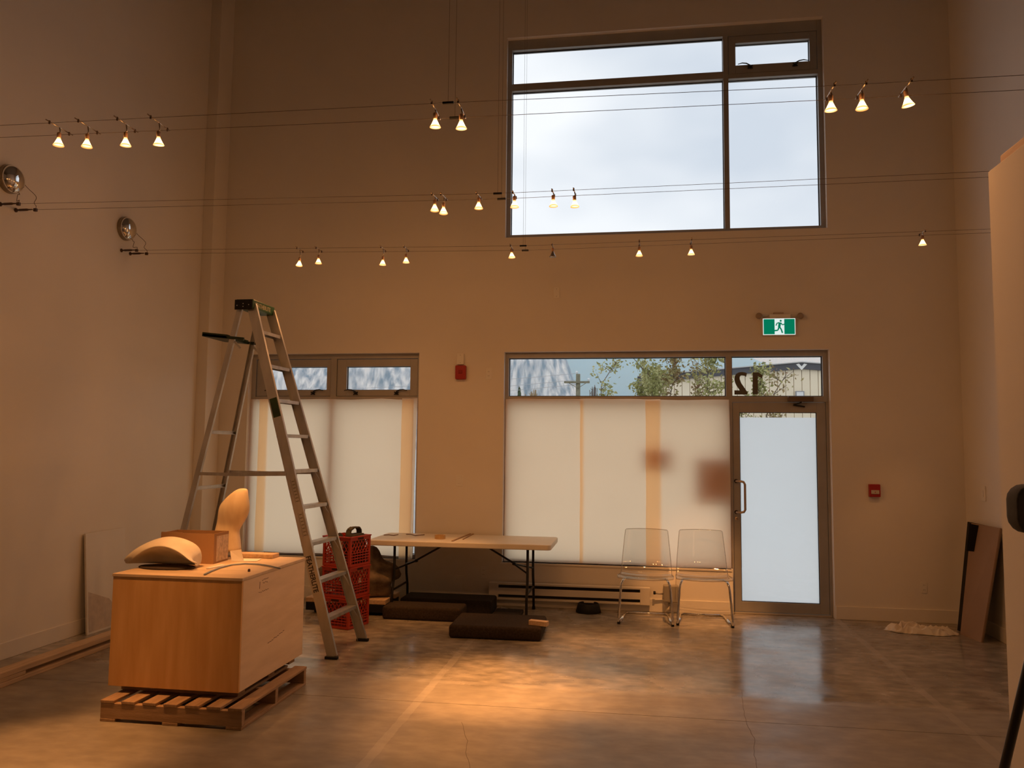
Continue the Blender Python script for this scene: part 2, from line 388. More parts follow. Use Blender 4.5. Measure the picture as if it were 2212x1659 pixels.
w3 = sempty('window_3')
ring((L[0], L[1], 2.175, L[3]), (-1.37, 1.92, 2.236, 2.655), y0, y1).build('frame', ALU, w3, bevel=.002)
MB().box(.945, 1.007, y0, y1, 2.236, 2.655).build('mullion', ALU, w3, bevel=.002)
MB().box(L[0], -1.37, y0, y1, L[2], 2.175).build('jamb', ALU, w3, bevel=.002)
MB().box(.945, 1.007, y0, y1, 0, 2.175).build('jamb', ALU, w3, bevel=.002)
MB().box(1.945, L[1], y0, y1, 0, 2.175).build('jamb', ALU, w3, bevel=.002)
MB().box(-1.37, .945, y0, y1, L[2], .498).build('bottom_rail', ALU, w3, bevel=.002)
pane(w3, -1.368, .943, 2.238, 2.653); pane(w3, 1.009, 1.918, 2.238, 2.653); pane(w3, -1.368, .943, .498, 2.175)
MB().box(L[0]-.02, DX-.012, YF-.008, YF+.075, L[2]-.022, L[2]).build('sill', BB, w3, bevel=.003)
# mirrored house number stuck on the outside of the transom glass
DEC = mat('olive_vinyl', (0.13, 0.115, 0.075), rough=.6)
def decal(px_pts, name):
    y = 8.662
    p = [at(x, q, Y=y) for x, q in px_pts]
    MB().add(p+[v+Vector((0, .0012, 0)) for v in p], [tuple(range(len(p))), tuple(reversed(range(len(p), 2*len(p))))] + [(i, (i+1) % len(p), (i+1) % len(p)+len(p), i+len(p)) for i in range(len(p))]).build(name, DEC, w3)
zc = lambda x, y: (1540+x/7.9, 740+y/7.9)
decal([zc(*q) for q in ((678, 885), (768, 885), (768, 572), (838, 612), (853, 560), (768, 508), (678, 508))], 'digit_one')
decal([zc(*q) for q in ((368, 888), (585, 888), (592, 850), (482, 690), (458, 625), (458, 585), (478, 562), (505, 562), (540, 568), (565, 588), (582, 525), (545, 508), (500, 502), (440, 508), (395, 535), (370, 580), (366, 630), (380, 690), (405, 740), (458, 815), (366, 815))], 'digit_two')

d1 = sempty('door_1', (0, 0, 0))
y0, y1 = 8.612, 8.657
DI = (1.079, 1.852, .122, 2.068)
ring((1.011, 1.942, .022, 2.172), DI, y0, y1).build('leaf_frame', ALU, d1, bevel=.002)
MB().box(DI[0]-.006, DI[1]+.006, 8.634, 8.640, DI[2]-.006, DI[3]+.006).build('pane', GLASS, d1)
ring((DI[0]-.004, DI[1]+.004, DI[2]-.004, DI[3]+.004), (DI[0]+.006, DI[1]-.006, DI[2]+.006, DI[3]-.006), 8.622, 8.632).build('gasket', GASK, d1)
FROST = sheet_mat('frosted_film', (.97, .98, .97), (.02, .02, .02), 1.0)
MB().add([(DI[0], 8.642, DI[2]), (DI[1], 8.642, DI[2]), (DI[1], 8.642, 2.016), (DI[0], 8.642, 2.016)], [(0, 1, 2, 3)]).build('frosted_film', FROST, d1)
HB = mat('brushed_handle', (0.50, 0.40, 0.31), rough=.35, metal=.8)
MB().tube([(1.037, 8.612, 1.352), (1.037, 8.57, 1.352), (1.075, 8.553, 1.352), (1.105, 8.548, 1.345), (1.118, 8.546, 1.32), (1.118, 8.546, 1.06), (1.105, 8.548, 1.038), (1.075, 8.553, 1.032), (1.037, 8.57, 1.032), (1.037, 8.612, 1.032)], .0125, 10).build('pull_handle', HB, d1, smooth=True)
for z in (1.352, 1.032):
    MB().lathe([(.02, 0), (.02, .008)], 12, Matrix.Translation((1.037, 8.612, z)) @ Matrix.Rotation(PI/2, 4, 'X')).build('handle_rose', BLACKP, d1)
MB().lathe([(.018, 0), (.018, .012), (.010, .016)], 12, Matrix.Translation((1.04, 8.612, .965)) @ Matrix.Rotation(PI/2, 4, 'X')).build('lock_cylinder', HB, d1)
cl = MB().box(1.565, 1.815, 8.545, 8.60, 2.178, 2.232).build('door_closer', mat('closer_bronze', (.16, .11, .075), rough=.5, metal=.4), d1, bevel=.006)
MB().bar((1.70, 8.57, 2.172), (1.62, 8.585, 2.145), .018, .012).bar((1.62, 8.585, 2.145), (1.735, 8.60, 2.128), .014, .012).build('closer_arm', BLACKP, cl)
MB().box(.985, 1.955, 8.575, 8.66, 0, .018).build('threshold', mat('threshold_metal', (.55, .5, .42), rough=.4, metal=.7), d1, bevel=.003)

# ------------------------------------------------------------------ paper taped over the low windows, notices behind it
PAPER = sheet_mat('masking_paper', (.94, .715, .475), (.20, .17, .13), 2.5)
def paper(x0, x1, z0, z1, y, label, seed, lift=0.0, tiltx=0.0):
    nx, nz = 10, 22; mb = MB(); vs_ = []
    for j in range(nz+1):
        for i in range(nx+1):
            u, v = i/nx, j/nz; x = x0+(x1-x0)*u; z = z0+(z1-z0)*v
            w = noise.noise(Vector((x*2.2+seed, z*1.1, seed)))*.008 + noise.noise(Vector((x*7, z*2.5, seed+9)))*.0025
            ex = noise.noise(Vector((seed, z*2.0, i*.0)))*.006 if i in (0, nx) else 0
            vs_.append((x+ex+tiltx*(1-v)*(1 if i == nx else 0), y+w*.8, z+(noise.noise(Vector((x*3, seed, 4)))*.012 if j in (0, nz) else 0)))
    fs = [(j*(nx+1)+i, j*(nx+1)+i+1, (j+1)*(nx+1)+i+1, (j+1)*(nx+1)+i) for j in range(nz) for i in range(nx)]
    o = mb.add(vs_, fs).build('window_paper', PAPER, None, smooth=True, loc=((x0+x1)/2, y, z0))
    return tag(o, label, 'paper sheet', 'paper taped over the low windows')
def X3(px_, y): return at(px_, 1040, Y=y).x
YP = 8.578
paper(-1.396, X3(1260, YP), .462, 2.205, YP-.004, 'cream masking paper over storefront pane, strip above the folding table', 1)
paper(X3(1253, YP), X3(1427, YP), .462, 2.205, YP-.016, 'cream masking paper strip in the middle of the storefront pane', 2)
paper(X3(1395, YP), .972, .457, 2.195, YP-.028, 'cream masking paper strip behind the clear chairs beside the door', 3)
paper(-4.372, X3(575, YP), .462, 2.20, YP-.004, 'narrow cream paper strip at the jamb behind the sculpture', 4)
paper(X3(556, YP), X3(893, YP)-.01, .478, 2.20, YP-.016, 'wide cream masking paper behind the stepladder covering most of the window', 5)
paper(X3(866, YP), -2.385, .455, 2.215, YP-.028, 'narrow cream paper strip curling away above the folding table end', 6, tiltx=-.03)
NOTE = mat('notice_card', (.42, .33, .27), rough=.8)
for (a, b_, c, d), lb in (((1391, 967, 1450, 1011), 'small notice on the storefront glass showing dimly through the paper'), ((1502, 986, 1570, 1083), 'large notice on the glass near the door showing dimly through paper')):
    p, q = at(a, d, Y=8.63), at(c, b_, Y=8.63)
    tag(MB().box(p.x, q.x, 8.634, 8.637, p.z, q.z).build('notice', NOTE, loc=((p.x+q.x)/2, 8.635, p.z)), lb, 'notice')

# ------------------------------------------------------------------ devices on the walls
def on_far(x, y, out=0): return at(x, y, Y=YF-out)
def plate(name, px0, py0, px1, py1, label, cat, th=.006, m=WHITEP, kind='outlet'):
    p, q = on_far(px0, py1), on_far(px1, py0); cx, cz = (p.x+q.x)/2, (p.z+q.z)/2; w, h = q.x-p.x, q.z-p.z
    t = thing(name, label, cat, (cx, YF, cz))
    MB().prism(rounded(-w/2, w/2, -h/2, h/2, .006), (0, 0, 0), (1, 0, 0), (0, 0, 1), th).build('plate', m, t, bevel=.0015)
    DK = mat('slot_dark', (.05, .04, .035), rough=.6)
    if kind == 'outlet':
        for s_ in (-1, 1):
            MB().lathe([(.017, 0), (.017, .002)], 14, Matrix.Translation((0, -th, s_*.023)) @ Matrix.Rotation(PI/2, 4, 'X')).build('socket', m, t)
            for e_ in (-1, 1): MB().box(e_*.006-.001, e_*.006+.001, -th-.0026, -th-.0015, s_*.023-.005, s_*.023+.006).build('slot', DK, t)
    elif kind == 'switch':
        MB().box(-.016, .016, -th-.003, -th, -.033, .033).build('rocker', m, t, bevel=.0015)
        MB().box(-.0165, .0165, -th-.001, -th+.0005, -.0335, -.0325).build('gap', DK, t)
    else:
        for s_ in (-1, 1): MB().lathe([(.003, 0), (.003, .001)], 8, Matrix.Translation((0, -th, s_*h*.34)) @ Matrix.Rotation(PI/2, 4, 'X')).build('screw', DK, t)
    return t
plate('cover_plate', 1196, 621, 1209, 644, 'blank cover plate on the wall between upper and lower windows', 'cover plate', .012, kind='blank')
plate('junction_cover', 988, 764, 1003, 788, 'white blank box just above the red alarm strobe', 'cover plate', .03, kind='blank')
plate('wall_socket', 1049, 795, 1063, 820, 'white wall socket high beside the red alarm strobe', 'socket')
plate('light_switch', 985, 1026, 1000, 1050, 'light switch on the wall above the folding table', 'switch', kind='switch')
plate('wall_socket', 1990, 1257, 2002, 1281, 'wall socket low between fire pull station and leaning boards', 'socket')
plate('wall_socket', 1038, 1224, 1052, 1248, 'wall socket under the folding table', 'socket')
plate('access_panel', 972, 1243, 1002, 1292, 'pale flat panel on the wall under the folding table', 'panel', .012, kind='blank')
# alarm strobe
p, q = on_far(985, 820), on_far(1008, 790)
t = thing('alarm_strobe', 'red square fire alarm strobe between the two low windows', 'alarm', ((p.x+q.x)/2, YF, (p.z+q.z)/2)); w, h = q.x-p.x, q.z-p.z
MB().prism(rounded(-w/2, w/2, -h/2, h/2, .012), (0, 0, 0), (1, 0, 0), (0, 0, 1), .05).build('housing', RED, t, bevel=.006)
MB().box(-.022, .022, -.058, -.048, -.012, .022).build('lens', mat('strobe_lens', (.30, .03, .03), rough=.15), t, bevel=.004)
# pull station
p, q = on_far(1876, 1073), on_far(1899, 1046)
t = thing('fire_pull_station', 'red fire pull station on the wall beside the glass door', 'alarm', ((p.x+q.x)/2, YF, (p.z+q.z)/2)); w, h = q.x-p.x, q.z-p.z
MB().prism(rounded(-w/2, w/2, -h/2, h/2, .006), (0, 0, 0), (1, 0, 0), (0, 0, 1), .045).build('housing', RED, t, bevel=.004)
MB().box(-w*.36, w*.36, -.053, -.045, -h*.26, h*.04).build('pull_bar', mat('pull_bar_white', (.55, .5, .42), rough=.5), t, bevel=.002)
MB().prism([(-.008, -.004), (.008, -.004), (0, .008)], (0, -.053, -h*.12), (1, 0, 0), (0, 0, 1), .001).build('arrow', RED, t)
# exit sign
p, q = on_far(1648, 724, .03), on_far(1717, 688, .03)
ew, eh = q.x-p.x, q.z-p.z
t = thing('exit_sign', 'backlit green running man exit sign above the door', 'exit sign', ((p.x+q.x)/2, YF, (p.z+q.z)/2))
MB().box(-ew/2-.006, ew/2+.006, -.045, 0, -eh/2-.006, eh/2+.006).build('housing', WHITEP, t, bevel=.004)
MB().box(-.09, .12, -.03, 0, eh/2+.006, eh/2+.05).build('mounting_box', WHITEP, t, bevel=.004)
MB().box(-.05, .05, -.034, -.002, eh/2+.05, eh/2+.066).build('canopy', mat('taupe_cover', (.42, .33, .25), rough=.6), t, bevel=.003)
fy = -.046
MB().box(-ew/2, ew/2, fy-.001, fy+.001, -eh/2, eh/2).build('border', emit('sign_white', (.88, 1, .95), .85), t)
GR = emit('sign_green', (.002, .26, .13), .72)
MB().box(-ew/2+.006, -ew*.14, fy-.002, fy-.001, -eh/2+.006, eh/2-.006).build('green_field', GR, t)
MB().box(ew*.16, ew/2-.006, fy-.002, fy-.001, -eh/2+.006, eh/2-.006).build('green_field', GR, t)
man = MB(); s_ = eh/96.0
def limb(pts, w_):
    for (a, b_), (c, d) in zip(pts[:-1], pts[1:]): man.bar((a*s_, fy-.0025, b_*s_), (c*s_, fy-.0025, d*s_), w_*s_, .001, Vector((d-b_, 0, -(c-a))))
man.lathe([(6*s_, 0), (6*s_, .001)], 12, Matrix.Translation((9*s_, fy-.002, 34*s_)) @ Matrix.Rotation(PI/2, 4, 'X'))
limb([(4, 24), (0, -4)], 14); limb([(8, 24), (18, 10), (30, 14)], 6); limb([(2, 24), (-12, 20), (-18, 6)], 6)
limb([(2, -2), (12, -18), (18, -38)], 8); limb([(-1, -4), (-8, -22), (-30, -24)], 8)
man.build('running_figure', GR, t)
for px_ in (1638, 1727):
    c = on_far(px_, 684)
    hd = MB().lathe([(.010, 0), (.028, .012), (.034, .035), (.030, .052), (.022, .056)], 16, Matrix.Translation((c.x-t.location.x, -.01, c.z-t.location.z)) @ Matrix.Rotation(PI/2, 4, 'X')).build('emergency_lamp_head', mat('grey_lamp_head', (.34, .27, .21), rough=.5), t, smooth=True)
    MB().tube([(c.x-t.location.x, -.012, c.z-t.location.z), ((c.x-t.location.x)*.55, -.012, c.z-t.location.z+.004)], .008, 8).build('lamp_arm', WHITEP, t)
# thermostat-like plate on the right wall
c = at(2126, 1066, X=XR)
t = thing('cover_plate', 'flat white plate on the side wall above the leaning boards', 'cover plate', (XR, c.y, c.z))
MB().box(-.012, 0, -.045, .045, -.07, .07).build('plate', WHITEP, t, bevel=.003); MB().box(-.016, -.012, -.016, .016, -.03, .03).build('rocker', WHITEP, t, bevel=.001)

# baseboard heater
p, q = on_far(1056, 1302, .06), on_far(1404, 1256, .06)
hx0, hx1 = on_far(1056, 1280, .06).x, on_far(1404, 1300, .06).x
t = thing('baseboard_heater', 'long low white baseboard heater with two dark slots', 'heater', ((hx0+hx1)/2, YF-.015, .075)); hw = (hx1-hx0)/2
HM = mat('heater_enamel', (.70, .66, .60), rough=.45)
MB().box(-hw, hw, -.06, 0, .155, .178).build('top_cap', HM, t, bevel=.005)
MB().box(-hw, hw, -.06, -.052, .055, .125).build('front_panel', HM, t, bevel=.003)
MB().box(-hw, hw, -.058, 0, .0, .022).build('bottom_lip', HM, t, bevel=.003)
MB().box(-hw, hw, -.012, 0, .0, .17).build('back_plate', mat('heater_inside', (.04, .035, .03), rough=.7), t)
for a in (-hw, hw-.10): MB().box(a, a+.10, -.061, -.002, .0, .176).build('end_cap', HM, t, bevel=.004)
# junction box with pipe stub
c = on_far(1449, 1283, .05)
t = thing('electrical_box', 'grey electrical box with bent conduit low beside the heater', 'electrical box', (c.x, YF-.015, 0))
GB = mat('galvanised_grey', (.36, .33, .28), rough=.5, metal=.4)
MB().box(-.075, .075, -.08, 0, c.z-.08, c.z+.09).build('box', GB, t, bevel=.004)
MB().box(-.068, .068, -.084, -.08, c.z-.072, c.z+.082).build('cover', GB, t, bevel=.002)
MB().tube([(-.01, -.045, c.z-.08), (-.01, -.045, .075), (-.025, -.055, .045), (-.06, -.075, .016)], .016, 8).build('conduit', GB, t, smooth=True)
MB().tube([(-.075, -.04, c.z+.0), (-.12, -.045, c.z), (-.16, -.05, c.z+.006)], .009, 8).build('connector', GB, t, smooth=True)
MB().lathe([(.016, -.012), (.018, 0), (.016, .012)], 8, Matrix.Translation((-.165, -.05, c.z+.008)) @ Matrix.Rotation(PI/2, 4, 'Y')).build('locknut', BLACKP, t)

# ------------------------------------------------------------------ cable lighting
def interp(pts, x):
    for a, b_ in zip(pts[:-1], pts[1:]):
        if a.x <= x <= b_.x: return a.lerp(b_, (x-a.x)/(b_.x-a.x))
    a, b_ = (pts[0], pts[1]) if x < pts[0].x else (pts[-2], pts[-1])
    return a+(b_-a)*((x-a.x)/(b_.x-a.x))
ROWS = {
 'near':   dict(Y=(4.050, 4.215), f=[(0, 271), (968, 222), (1806, 185), (2212, 162)], b=[(0, 297), (980, 254.5), (1800, 215), (2212, 194)]),
 'middle': dict(Y=(5.344, 5.502), f=[(0, 441), (1075, 418), (2137, 370)], b=[(34, 454), (1075, 430), (2127, 383)]),
 'far':    dict(Y=(6.817, 6.951), f=[(262, 541), (1130, 531), (2135, 495)], b=[(281, 548), (1135, 541), (2135, 503)])}
ANCH = mat('cable_anchor', (.10, .07, .06), rough=.4, metal=.6)
for rn, R in ROWS.items():
    R['w'] = []
    for side, Yw in (('f', R['Y'][0]), ('b', R['Y'][1])):
        pts = [at(*q, Y=Yw) for q in R[side]]
        pts = [interp(pts, XL)] + [p for p in pts if XL+.05 < p.x < XR-.05] + [interp(pts, XR)]
        dense = []
        for k in range(33): dense.append(interp(pts, XL+(XR-XL)*k/32))
        nmr = 'nearer' if side == 'f' else 'farther'
        lab = {'near': 'taut lighting cable carrying nine lit spotlights', 'middle': 'taut lighting cable carrying six lit spotlights', 'far': 'taut lighting cable with one unlit spotlight'}[rn]
        t = thing('lighting_cable', lab + (', wire farther from the windows' if side == 'f' else ', wire nearer the windows'), 'cable', dense[0])
        o0 = dense[0]
        MB().tube([p-o0 for p in dense], .0015, 5).build('wire', STEELW, t)
        for xe, sg in ((XL, 1), (XR, -1)):
            e_ = interp(pts, xe)-o0
            MB().lathe([(.018, 0), (.018, .006), (.009, .012), (.007, .03), (.010, .034), (.010, .10), (.006, .115), (.004, .15)], 10, Matrix.Translation(e_) @ Matrix.Rotation(sg*PI/2, 4, 'Y')).build('turnbuckle', ANCH, t, smooth=True)
        R['w'].append(pts)
# spacers hung from the ceiling
for rn, px_f in (('near', 968), ('middle', 1075), ('far', 1130)):
    R = ROWS[rn]; c = at(px_f, {'near': 222, 'middle': 418, 'far': 531}[rn], Y=R['Y'][0]); A = interp(R['w'][0], c.x); B = interp(R['w'][1], c.x)
    t = thing('cable_spacer', {'near': 'black cable spacer between two spotlights, hung by fine wires from ceiling', 'middle': 'black cable spacer beside the upper window on the six-lamp cables', 'far': 'black cable spacer just below the upper window corner on far cables'}[rn], 'spacer', (A.x, A.y, A.z))
    for w_ in (A, B):
        d = w_-A
        MB().tube([d+Vector((-.03, 0, 0)), d+Vector((.03, 0, 0))], .008, 8).build('clamp', BLACKP, t)
        MB().tube([d+Vector((0, 0, .006)), Vector((d.x, d.y, ZC-A.z))], .0009, 4).build('hanger_wire', STEELW, t)
# transformers feeding the cables on the left wall
for rn, cpx, lab in (('middle', (31, 387), 'chrome domed transformer on the side wall feeding the six-lamp cables'), ('far', (279, 494), 'chrome domed transformer on the side wall feeding the cables nearest the windows')):
    c = at(*cpx, X=XL+.05); R = ROWS[rn]
    t = thing('cable_transformer', lab, 'transformer', (XL, c.y, c.z))
    MX = Matrix.Rotation(PI/2, 4, 'Y')
    MB().lathe([(.112, 0), (.112, .035)], 40, MX).build('base_ring', mat('brass_grey', (.30, .25, .18), rough=.3, metal=.8), t, smooth=False)
    pr = [(.110*math.cos(a), .035+.062*math.sin(a)) for a in [PI/2*k/9 for k in range(10)]]
    MB().lathe(pr, 40, MX).build('dome', CHROME, t, smooth=True)
    for k, w_ in enumerate(R['w']):
        e_ = interp(w_, XL+(.16 if k == 0 else .175))-Vector((XL, c.y, c.z))
        s0 = Vector((.055, .045, -.09)) if k == 0 else Vector((.05, .112, -.01))
        mid = s0.lerp(e_, .5)
        pth = [s0, s0+Vector((.01, .02 if k else 0, -.02)), mid+Vector((.01, .05 if k else -.02, .02)), mid+Vector((0, .045 if k else -.015, -.03)), e_+Vector((0, .005, .03)), e_]
        sm = []; ext_ = [pth[0]]+pth+[pth[-1]]
        for i in range(1, len(ext_)-2):
            p0, p1, p2, p3 = ext_[i-1:i+3]
            for j in range(6):
                q_ = j/6; sm.append(.5*((2*p1)+(p2-p0)*q_+(2*p0-5*p1+4*p2-p3)*q_*q_+(3*p1-p0-3*p2+p3)*q_**3))
        sm.append(pth[-1])
        MB().tube(sm, .0024, 6).build('lead', STEELW, t, smooth=True)
        MB().box(e_.x-.012, e_.x+.012, e_.y-.009, e_.y+.009, e_.z-.014, e_.z+.010).build('terminal', ANCH, t)
# the spotlights
def glow_mat():
    m = emit('halogen_reflector_glow', (1, .5, .2), 1.0); nt = m.node_tree; e_ = [n for n in nt.nodes if n.type == 'EMISSION'][0]
    tc = nt.nodes.new('ShaderNodeTexCoord'); sp = nt.nodes.new('ShaderNodeSeparateXYZ'); rp = nt.nodes.new('ShaderNodeValToRGB')
    nt.links.new(tc.outputs['Generated'], sp.inputs[0]); nt.links.new(sp.outputs['Z'], rp.inputs['Fac']); nt.links.new(rp.outputs['Color'], e_.inputs['Color'])
    el = rp.color_ramp.elements; el[0].position = .08; el[0].color = (.20, .075, .018, 1); el[1].position = .42; el[1].color = (1, .62, .26, 1)
    q = el.new(.92); q.color = (.30, .10, .02, 1)
    e_.inputs['Strength'].default_value = 7.0
    return m
ARM = mat('lamp_arm_chrome', (.62, .50, .38), rough=.22, metal=1)
REFL = glow_mat(); CORE = emit('halogen_capsule', (1, .78, .45), 40.0)
COLD = mat('unlit_reflector', (.55, .52, .50), rough=.15, metal=.9)
SOCK = mat('ceramic_socket', (.35, .20, .12), rough=.5)
_shared = {}
def lamp(rn, bpx, label, group, aim, lit=True, beam=1.0):
    R = ROWS[rn]; Ym = sum(R['Y'])/2; c = at(*bpx, Y=Ym); A = interp(R['w'][0], c.x); B = interp(R['w'][1], c.x)
    m_ = (A+B)/2
    t = thing('cable_spotlight', label, 'spotlight', m_, 0, group)
    hl = (B-A).length/2+.03; off = .035 if c.x < 1 else -.02
    dA = A-m_; dB = B-m_; ext = (dB-dA).normalized()*.03
    MB().tube([dA-ext+Vector((0, 0, .008)), dB+ext+Vector((0, 0, .008))], .0035, 6).build('crossbar', ARM, t, smooth=True)
    for d in (dA, dB): MB().tube([d+Vector((0, 0, -.006)), d+Vector((0, 0, .014))], .0055, 8).build('clamp', ANCH, t)
    bz = c.z-m_.z
    tgt = Vector(aim)-Vector((c.x, c.y, c.z)); dr = tgt.normalized()
    q = Vector((0, 0, -1)).rotation_difference((dr*.35+Vector((0, 0, -.9))).normalized())     # bulbs lean a little towards their aim
    top = Vector((0, 0, bz+.035))
    MB().tube([Vector((0, 0, .008)), Vector((.006, 0, (bz+.035)*.5)), top], .004, 6).build('stem', ARM, t, smooth=True)
    MT = Matrix.Translation((0, 0, bz+.022)) @ q.to_matrix().to_4x4() @ Matrix.Scale(1.18, 4)
    MB().lathe([(.006, .022), (.010, .018), (.010, -.004), (.006, -.006)], 10, MT).build('socket', SOCK, t, smooth=True)
    rf = MB().lathe([(.007, -.002), (.0085, -.010), (.0125, -.020), (.018, -.032), (.0265, -.046), (.026, -.047), (.017, -.033), (.0115, -.021), (.006, -.011)], 16, MT).build('reflector', REFL if lit else COLD, t, smooth=True)
    MB().lathe([(.0035, -.010), (.0045, -.018), (.0045, -.028), (.002, -.033)], 8, MT).build('capsule', CORE if lit else COLD, rf, smooth=True)
    if lit:
        for nm_, P, ang, dvec, rad in (('lamp_spill', SPILL_W, 165, Vector((0, 0, -1)), .02), ('lamp_leak', LEAK_W, 0, Vector((0, 0, -1)), .02), ('lamp_beam', BEAM_W*beam, 27, dr, .025)):
            ld = bpy.data.lights.new(nm_, 'SPOT' if ang else 'POINT'); ld.energy = P; ld.color = WARM; ld.shadow_soft_size = rad
            if ang: ld.spot_size = math.radians(ang); ld.spot_blend = 1.0
            lo = bpy.data.objects.new(nm_, ld); COL.objects.link(lo); lo.parent = t
            lo.location = Vector((0, 0, bz+.02)) + (q @ Vector((0, 0, -1)))*.07
            lo.rotation_euler = Vector((0, 0, -1)).rotation_difference(dvec).to_euler()
def F(x, y): return at(x, y, Z=0)
for bx, am, lb in (((127, 303), F(60, 1640), 'lit spotlight nearest the transformer wall, first of a cluster of four'), ((188, 306), F(150, 1620), 'lit spotlight second from the transformer wall in a cluster of four'), ((271, 303), Vector((-2.9, 4.9, .5)), 'lit spotlight third from the transformer wall in a cluster of four'), ((342, 301), Vector((-2.93, 5.5, 1.12)), 'lit spotlight fourth from the transformer wall in a cluster of four')): lamp('near', bx, lb, 'four spotlights by the transformer wall', am, beam=5.5)
for bx, am, lb in (((940, 262), F(1010, 1480), 'lit spotlight at the nine-lamp cable spacer, on its transformer side'), ((996, 265), F(1110, 1490), 'lit spotlight at the nine-lamp cable spacer, on its exit door side')): lamp('near', bx, lb, 'pair of spotlights at a spacer', am, beam=18)
for bx, am, lb in (((1795, 225), F(1740, 1560), 'lit spotlight hanging beside the edge of the upper window, first of three'), ((1862, 222), F(1800, 1700), 'lit spotlight in the middle of three between upper window and partition'), ((1958, 215), Vector((3.22, 5.2, 1.2)), 'lit spotlight of three, the one closest to the partition')): lamp('near', bx, lb, 'three spotlights towards the partition', am, beam=.6)
for k, (bx, am) in enumerate((((939, 446), F(960, 1560)), ((958, 452), F(1000, 1600)), ((1034, 441), F(1060, 1470)))): lamp('middle', bx, ['lit spotlight of a very close pair, the one on the transformer side', 'lit spotlight of a very close pair, the one on the spacer side', 'single lit spotlight between a close pair and a black spacer'][k], 'spotlights on the six-lamp cables', am, beam=4.5)
for k, (bx, am) in enumerate((((1111, 438), F(1230, 1495)), ((1195, 436), F(1330, 1505)), ((1241, 437), F(1430, 1515)))): lamp('middle', bx, ['lit spotlight in front of the upper window frame edge', 'lit spotlight against the sky, between two other lit spotlights', 'lit spotlight against the sky, last on the six-lamp cables'][k], 'spotlights on the six-lamp cables', am, beam=3.0)
FARS = [((647, 567), Vector((-2.95, 5.5, 1.0)), 'lit spotlight on the far cables, first from the transformer wall', 6.0), ((688, 562), F(700, 1370), 'lit spotlight on the far cables, second from the transformer wall', 2.5),
        ((827, 565), F(760, 1345), 'lit spotlight on the far cables, third from the transformer wall', 2.5), ((877, 560), Vector((-1.9, 7.6, .75)), 'lit spotlight on the far cables above the folding table end', 3.0),
        ((1105, 549), F(1290, 1390), 'lit spotlight on the far cables just beside the black spacer', 3.5), ((1381, 545), F(1330, 1400), 'lit spotlight on the far cables under the upper window middle', 3.5),
        ((1493, 542), Vector((.62, 8.3, .35)), 'lit spotlight on the far cables above the clear chairs', 11.0), ((1993, 521), Vector((2.6, 8.4, .9)), 'lit spotlight alone on the far cables, beyond the exit sign', .5)]
for bx, am, lb, bm_ in FARS: lamp('far', bx, lb, 'spotlights on the far cables', am, beam=bm_)
lamp('far', (1194, 547), 'unlit spotlight on the far cables below the upper window', 'spotlights on the far cables', F(1194, 1400), lit=False)

# ------------------------------------------------------------------ plywood crate on its pallet
PX0, PX1, PY0, PY1 = -3.205, -2.29, 4.53, 5.46
t = thing('wooden_pallet', 'worn wooden pallet under the big plywood crate', 'pallet', (PX0, PY0, 0))
pw, pd = PX1-PX0, PY1-PY0
for y in (.0, pd/2-.019, pd-.038): MB().box(0, pw, y, y+.038, .0185, .108).build('stringer', WOOD, t, bevel=.003)
WOODY = mat('weathered_wood_boards', (0.30, 0.19, 0.11), rough=.75, col2=(0.42, 0.28, 0.17), scale=5, stretch=(9, 1, 9), bump=.2, bscale=30)
for k in range(7):
    a = k*(pw-.088)/6
    MB().box(a, a+.088, -.004, pd+.004, .1085, .126, Matrix.Rotation(random.uniform(-.004, .004), 4, 'Z')).build('deck_board', WOODY, t, bevel=.003)
for a in (.0, pw/2-.05, pw-.10): MB().box(a, a+.10, -.002, pd+.002, 0, .018).build('bottom_board', WOODY, t, bevel=.003)

CX0, CX1, CY0, CY1, CZ0, CZ1 = -3.262, -2.392, 4.672, 5.62, .166, .856
t = thing('plywood_crate', 'big honey coloured plywood crate with flat lid, standing on a pallet', 'crate', ((CX0+CX1)/2, (CY0+CY1)/2, CZ0-.038))
cw, cd = (CX1-CX0)/2, (CY1-CY0)/2; H_ = CZ1-CZ0+.038
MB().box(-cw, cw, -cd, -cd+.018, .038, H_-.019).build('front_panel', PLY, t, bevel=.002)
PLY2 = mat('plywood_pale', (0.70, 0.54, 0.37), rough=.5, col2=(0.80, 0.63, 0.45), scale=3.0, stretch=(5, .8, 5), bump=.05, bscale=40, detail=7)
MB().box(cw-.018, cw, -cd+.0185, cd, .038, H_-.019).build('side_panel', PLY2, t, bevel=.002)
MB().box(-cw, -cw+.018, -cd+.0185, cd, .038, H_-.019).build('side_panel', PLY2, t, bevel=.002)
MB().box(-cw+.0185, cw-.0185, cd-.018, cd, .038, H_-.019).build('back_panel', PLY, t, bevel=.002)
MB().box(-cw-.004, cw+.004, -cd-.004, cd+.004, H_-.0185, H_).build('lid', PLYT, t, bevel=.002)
for y in (-cd+.06, 0, cd-.15): MB().box(-cw+.05, cw-.03, y, y+.09, .0, .0375).build('skid', WOOD, t, bevel=.003)
PEN = mat('pencil_grey', (.20, .13, .09), rough=.8)
mk = MB()
mk.bar((cw+.0006, -cd+.24, H_-.06), (cw+.0006, -cd+.235, H_-.105), .005, .001, Vector((0, 1, 0)))
for z, a, b_ in ((-.055, .27, .36), (-.075, .28, .35), (-.125, .225, .37)):
    for k in range(6):
        y_ = -cd+a+(b_-a)*k/6; mk.bar((cw+.0006, y_, H_+z+random.uniform(-.004, .004)), (cw+.0006, y_+(b_-a)/7, H_+z+random.uniform(-.006, .006)), .003, .001, Vector((0, 0, 1)))
mk.build('pencil_marks', PEN, t)
mk = MB()
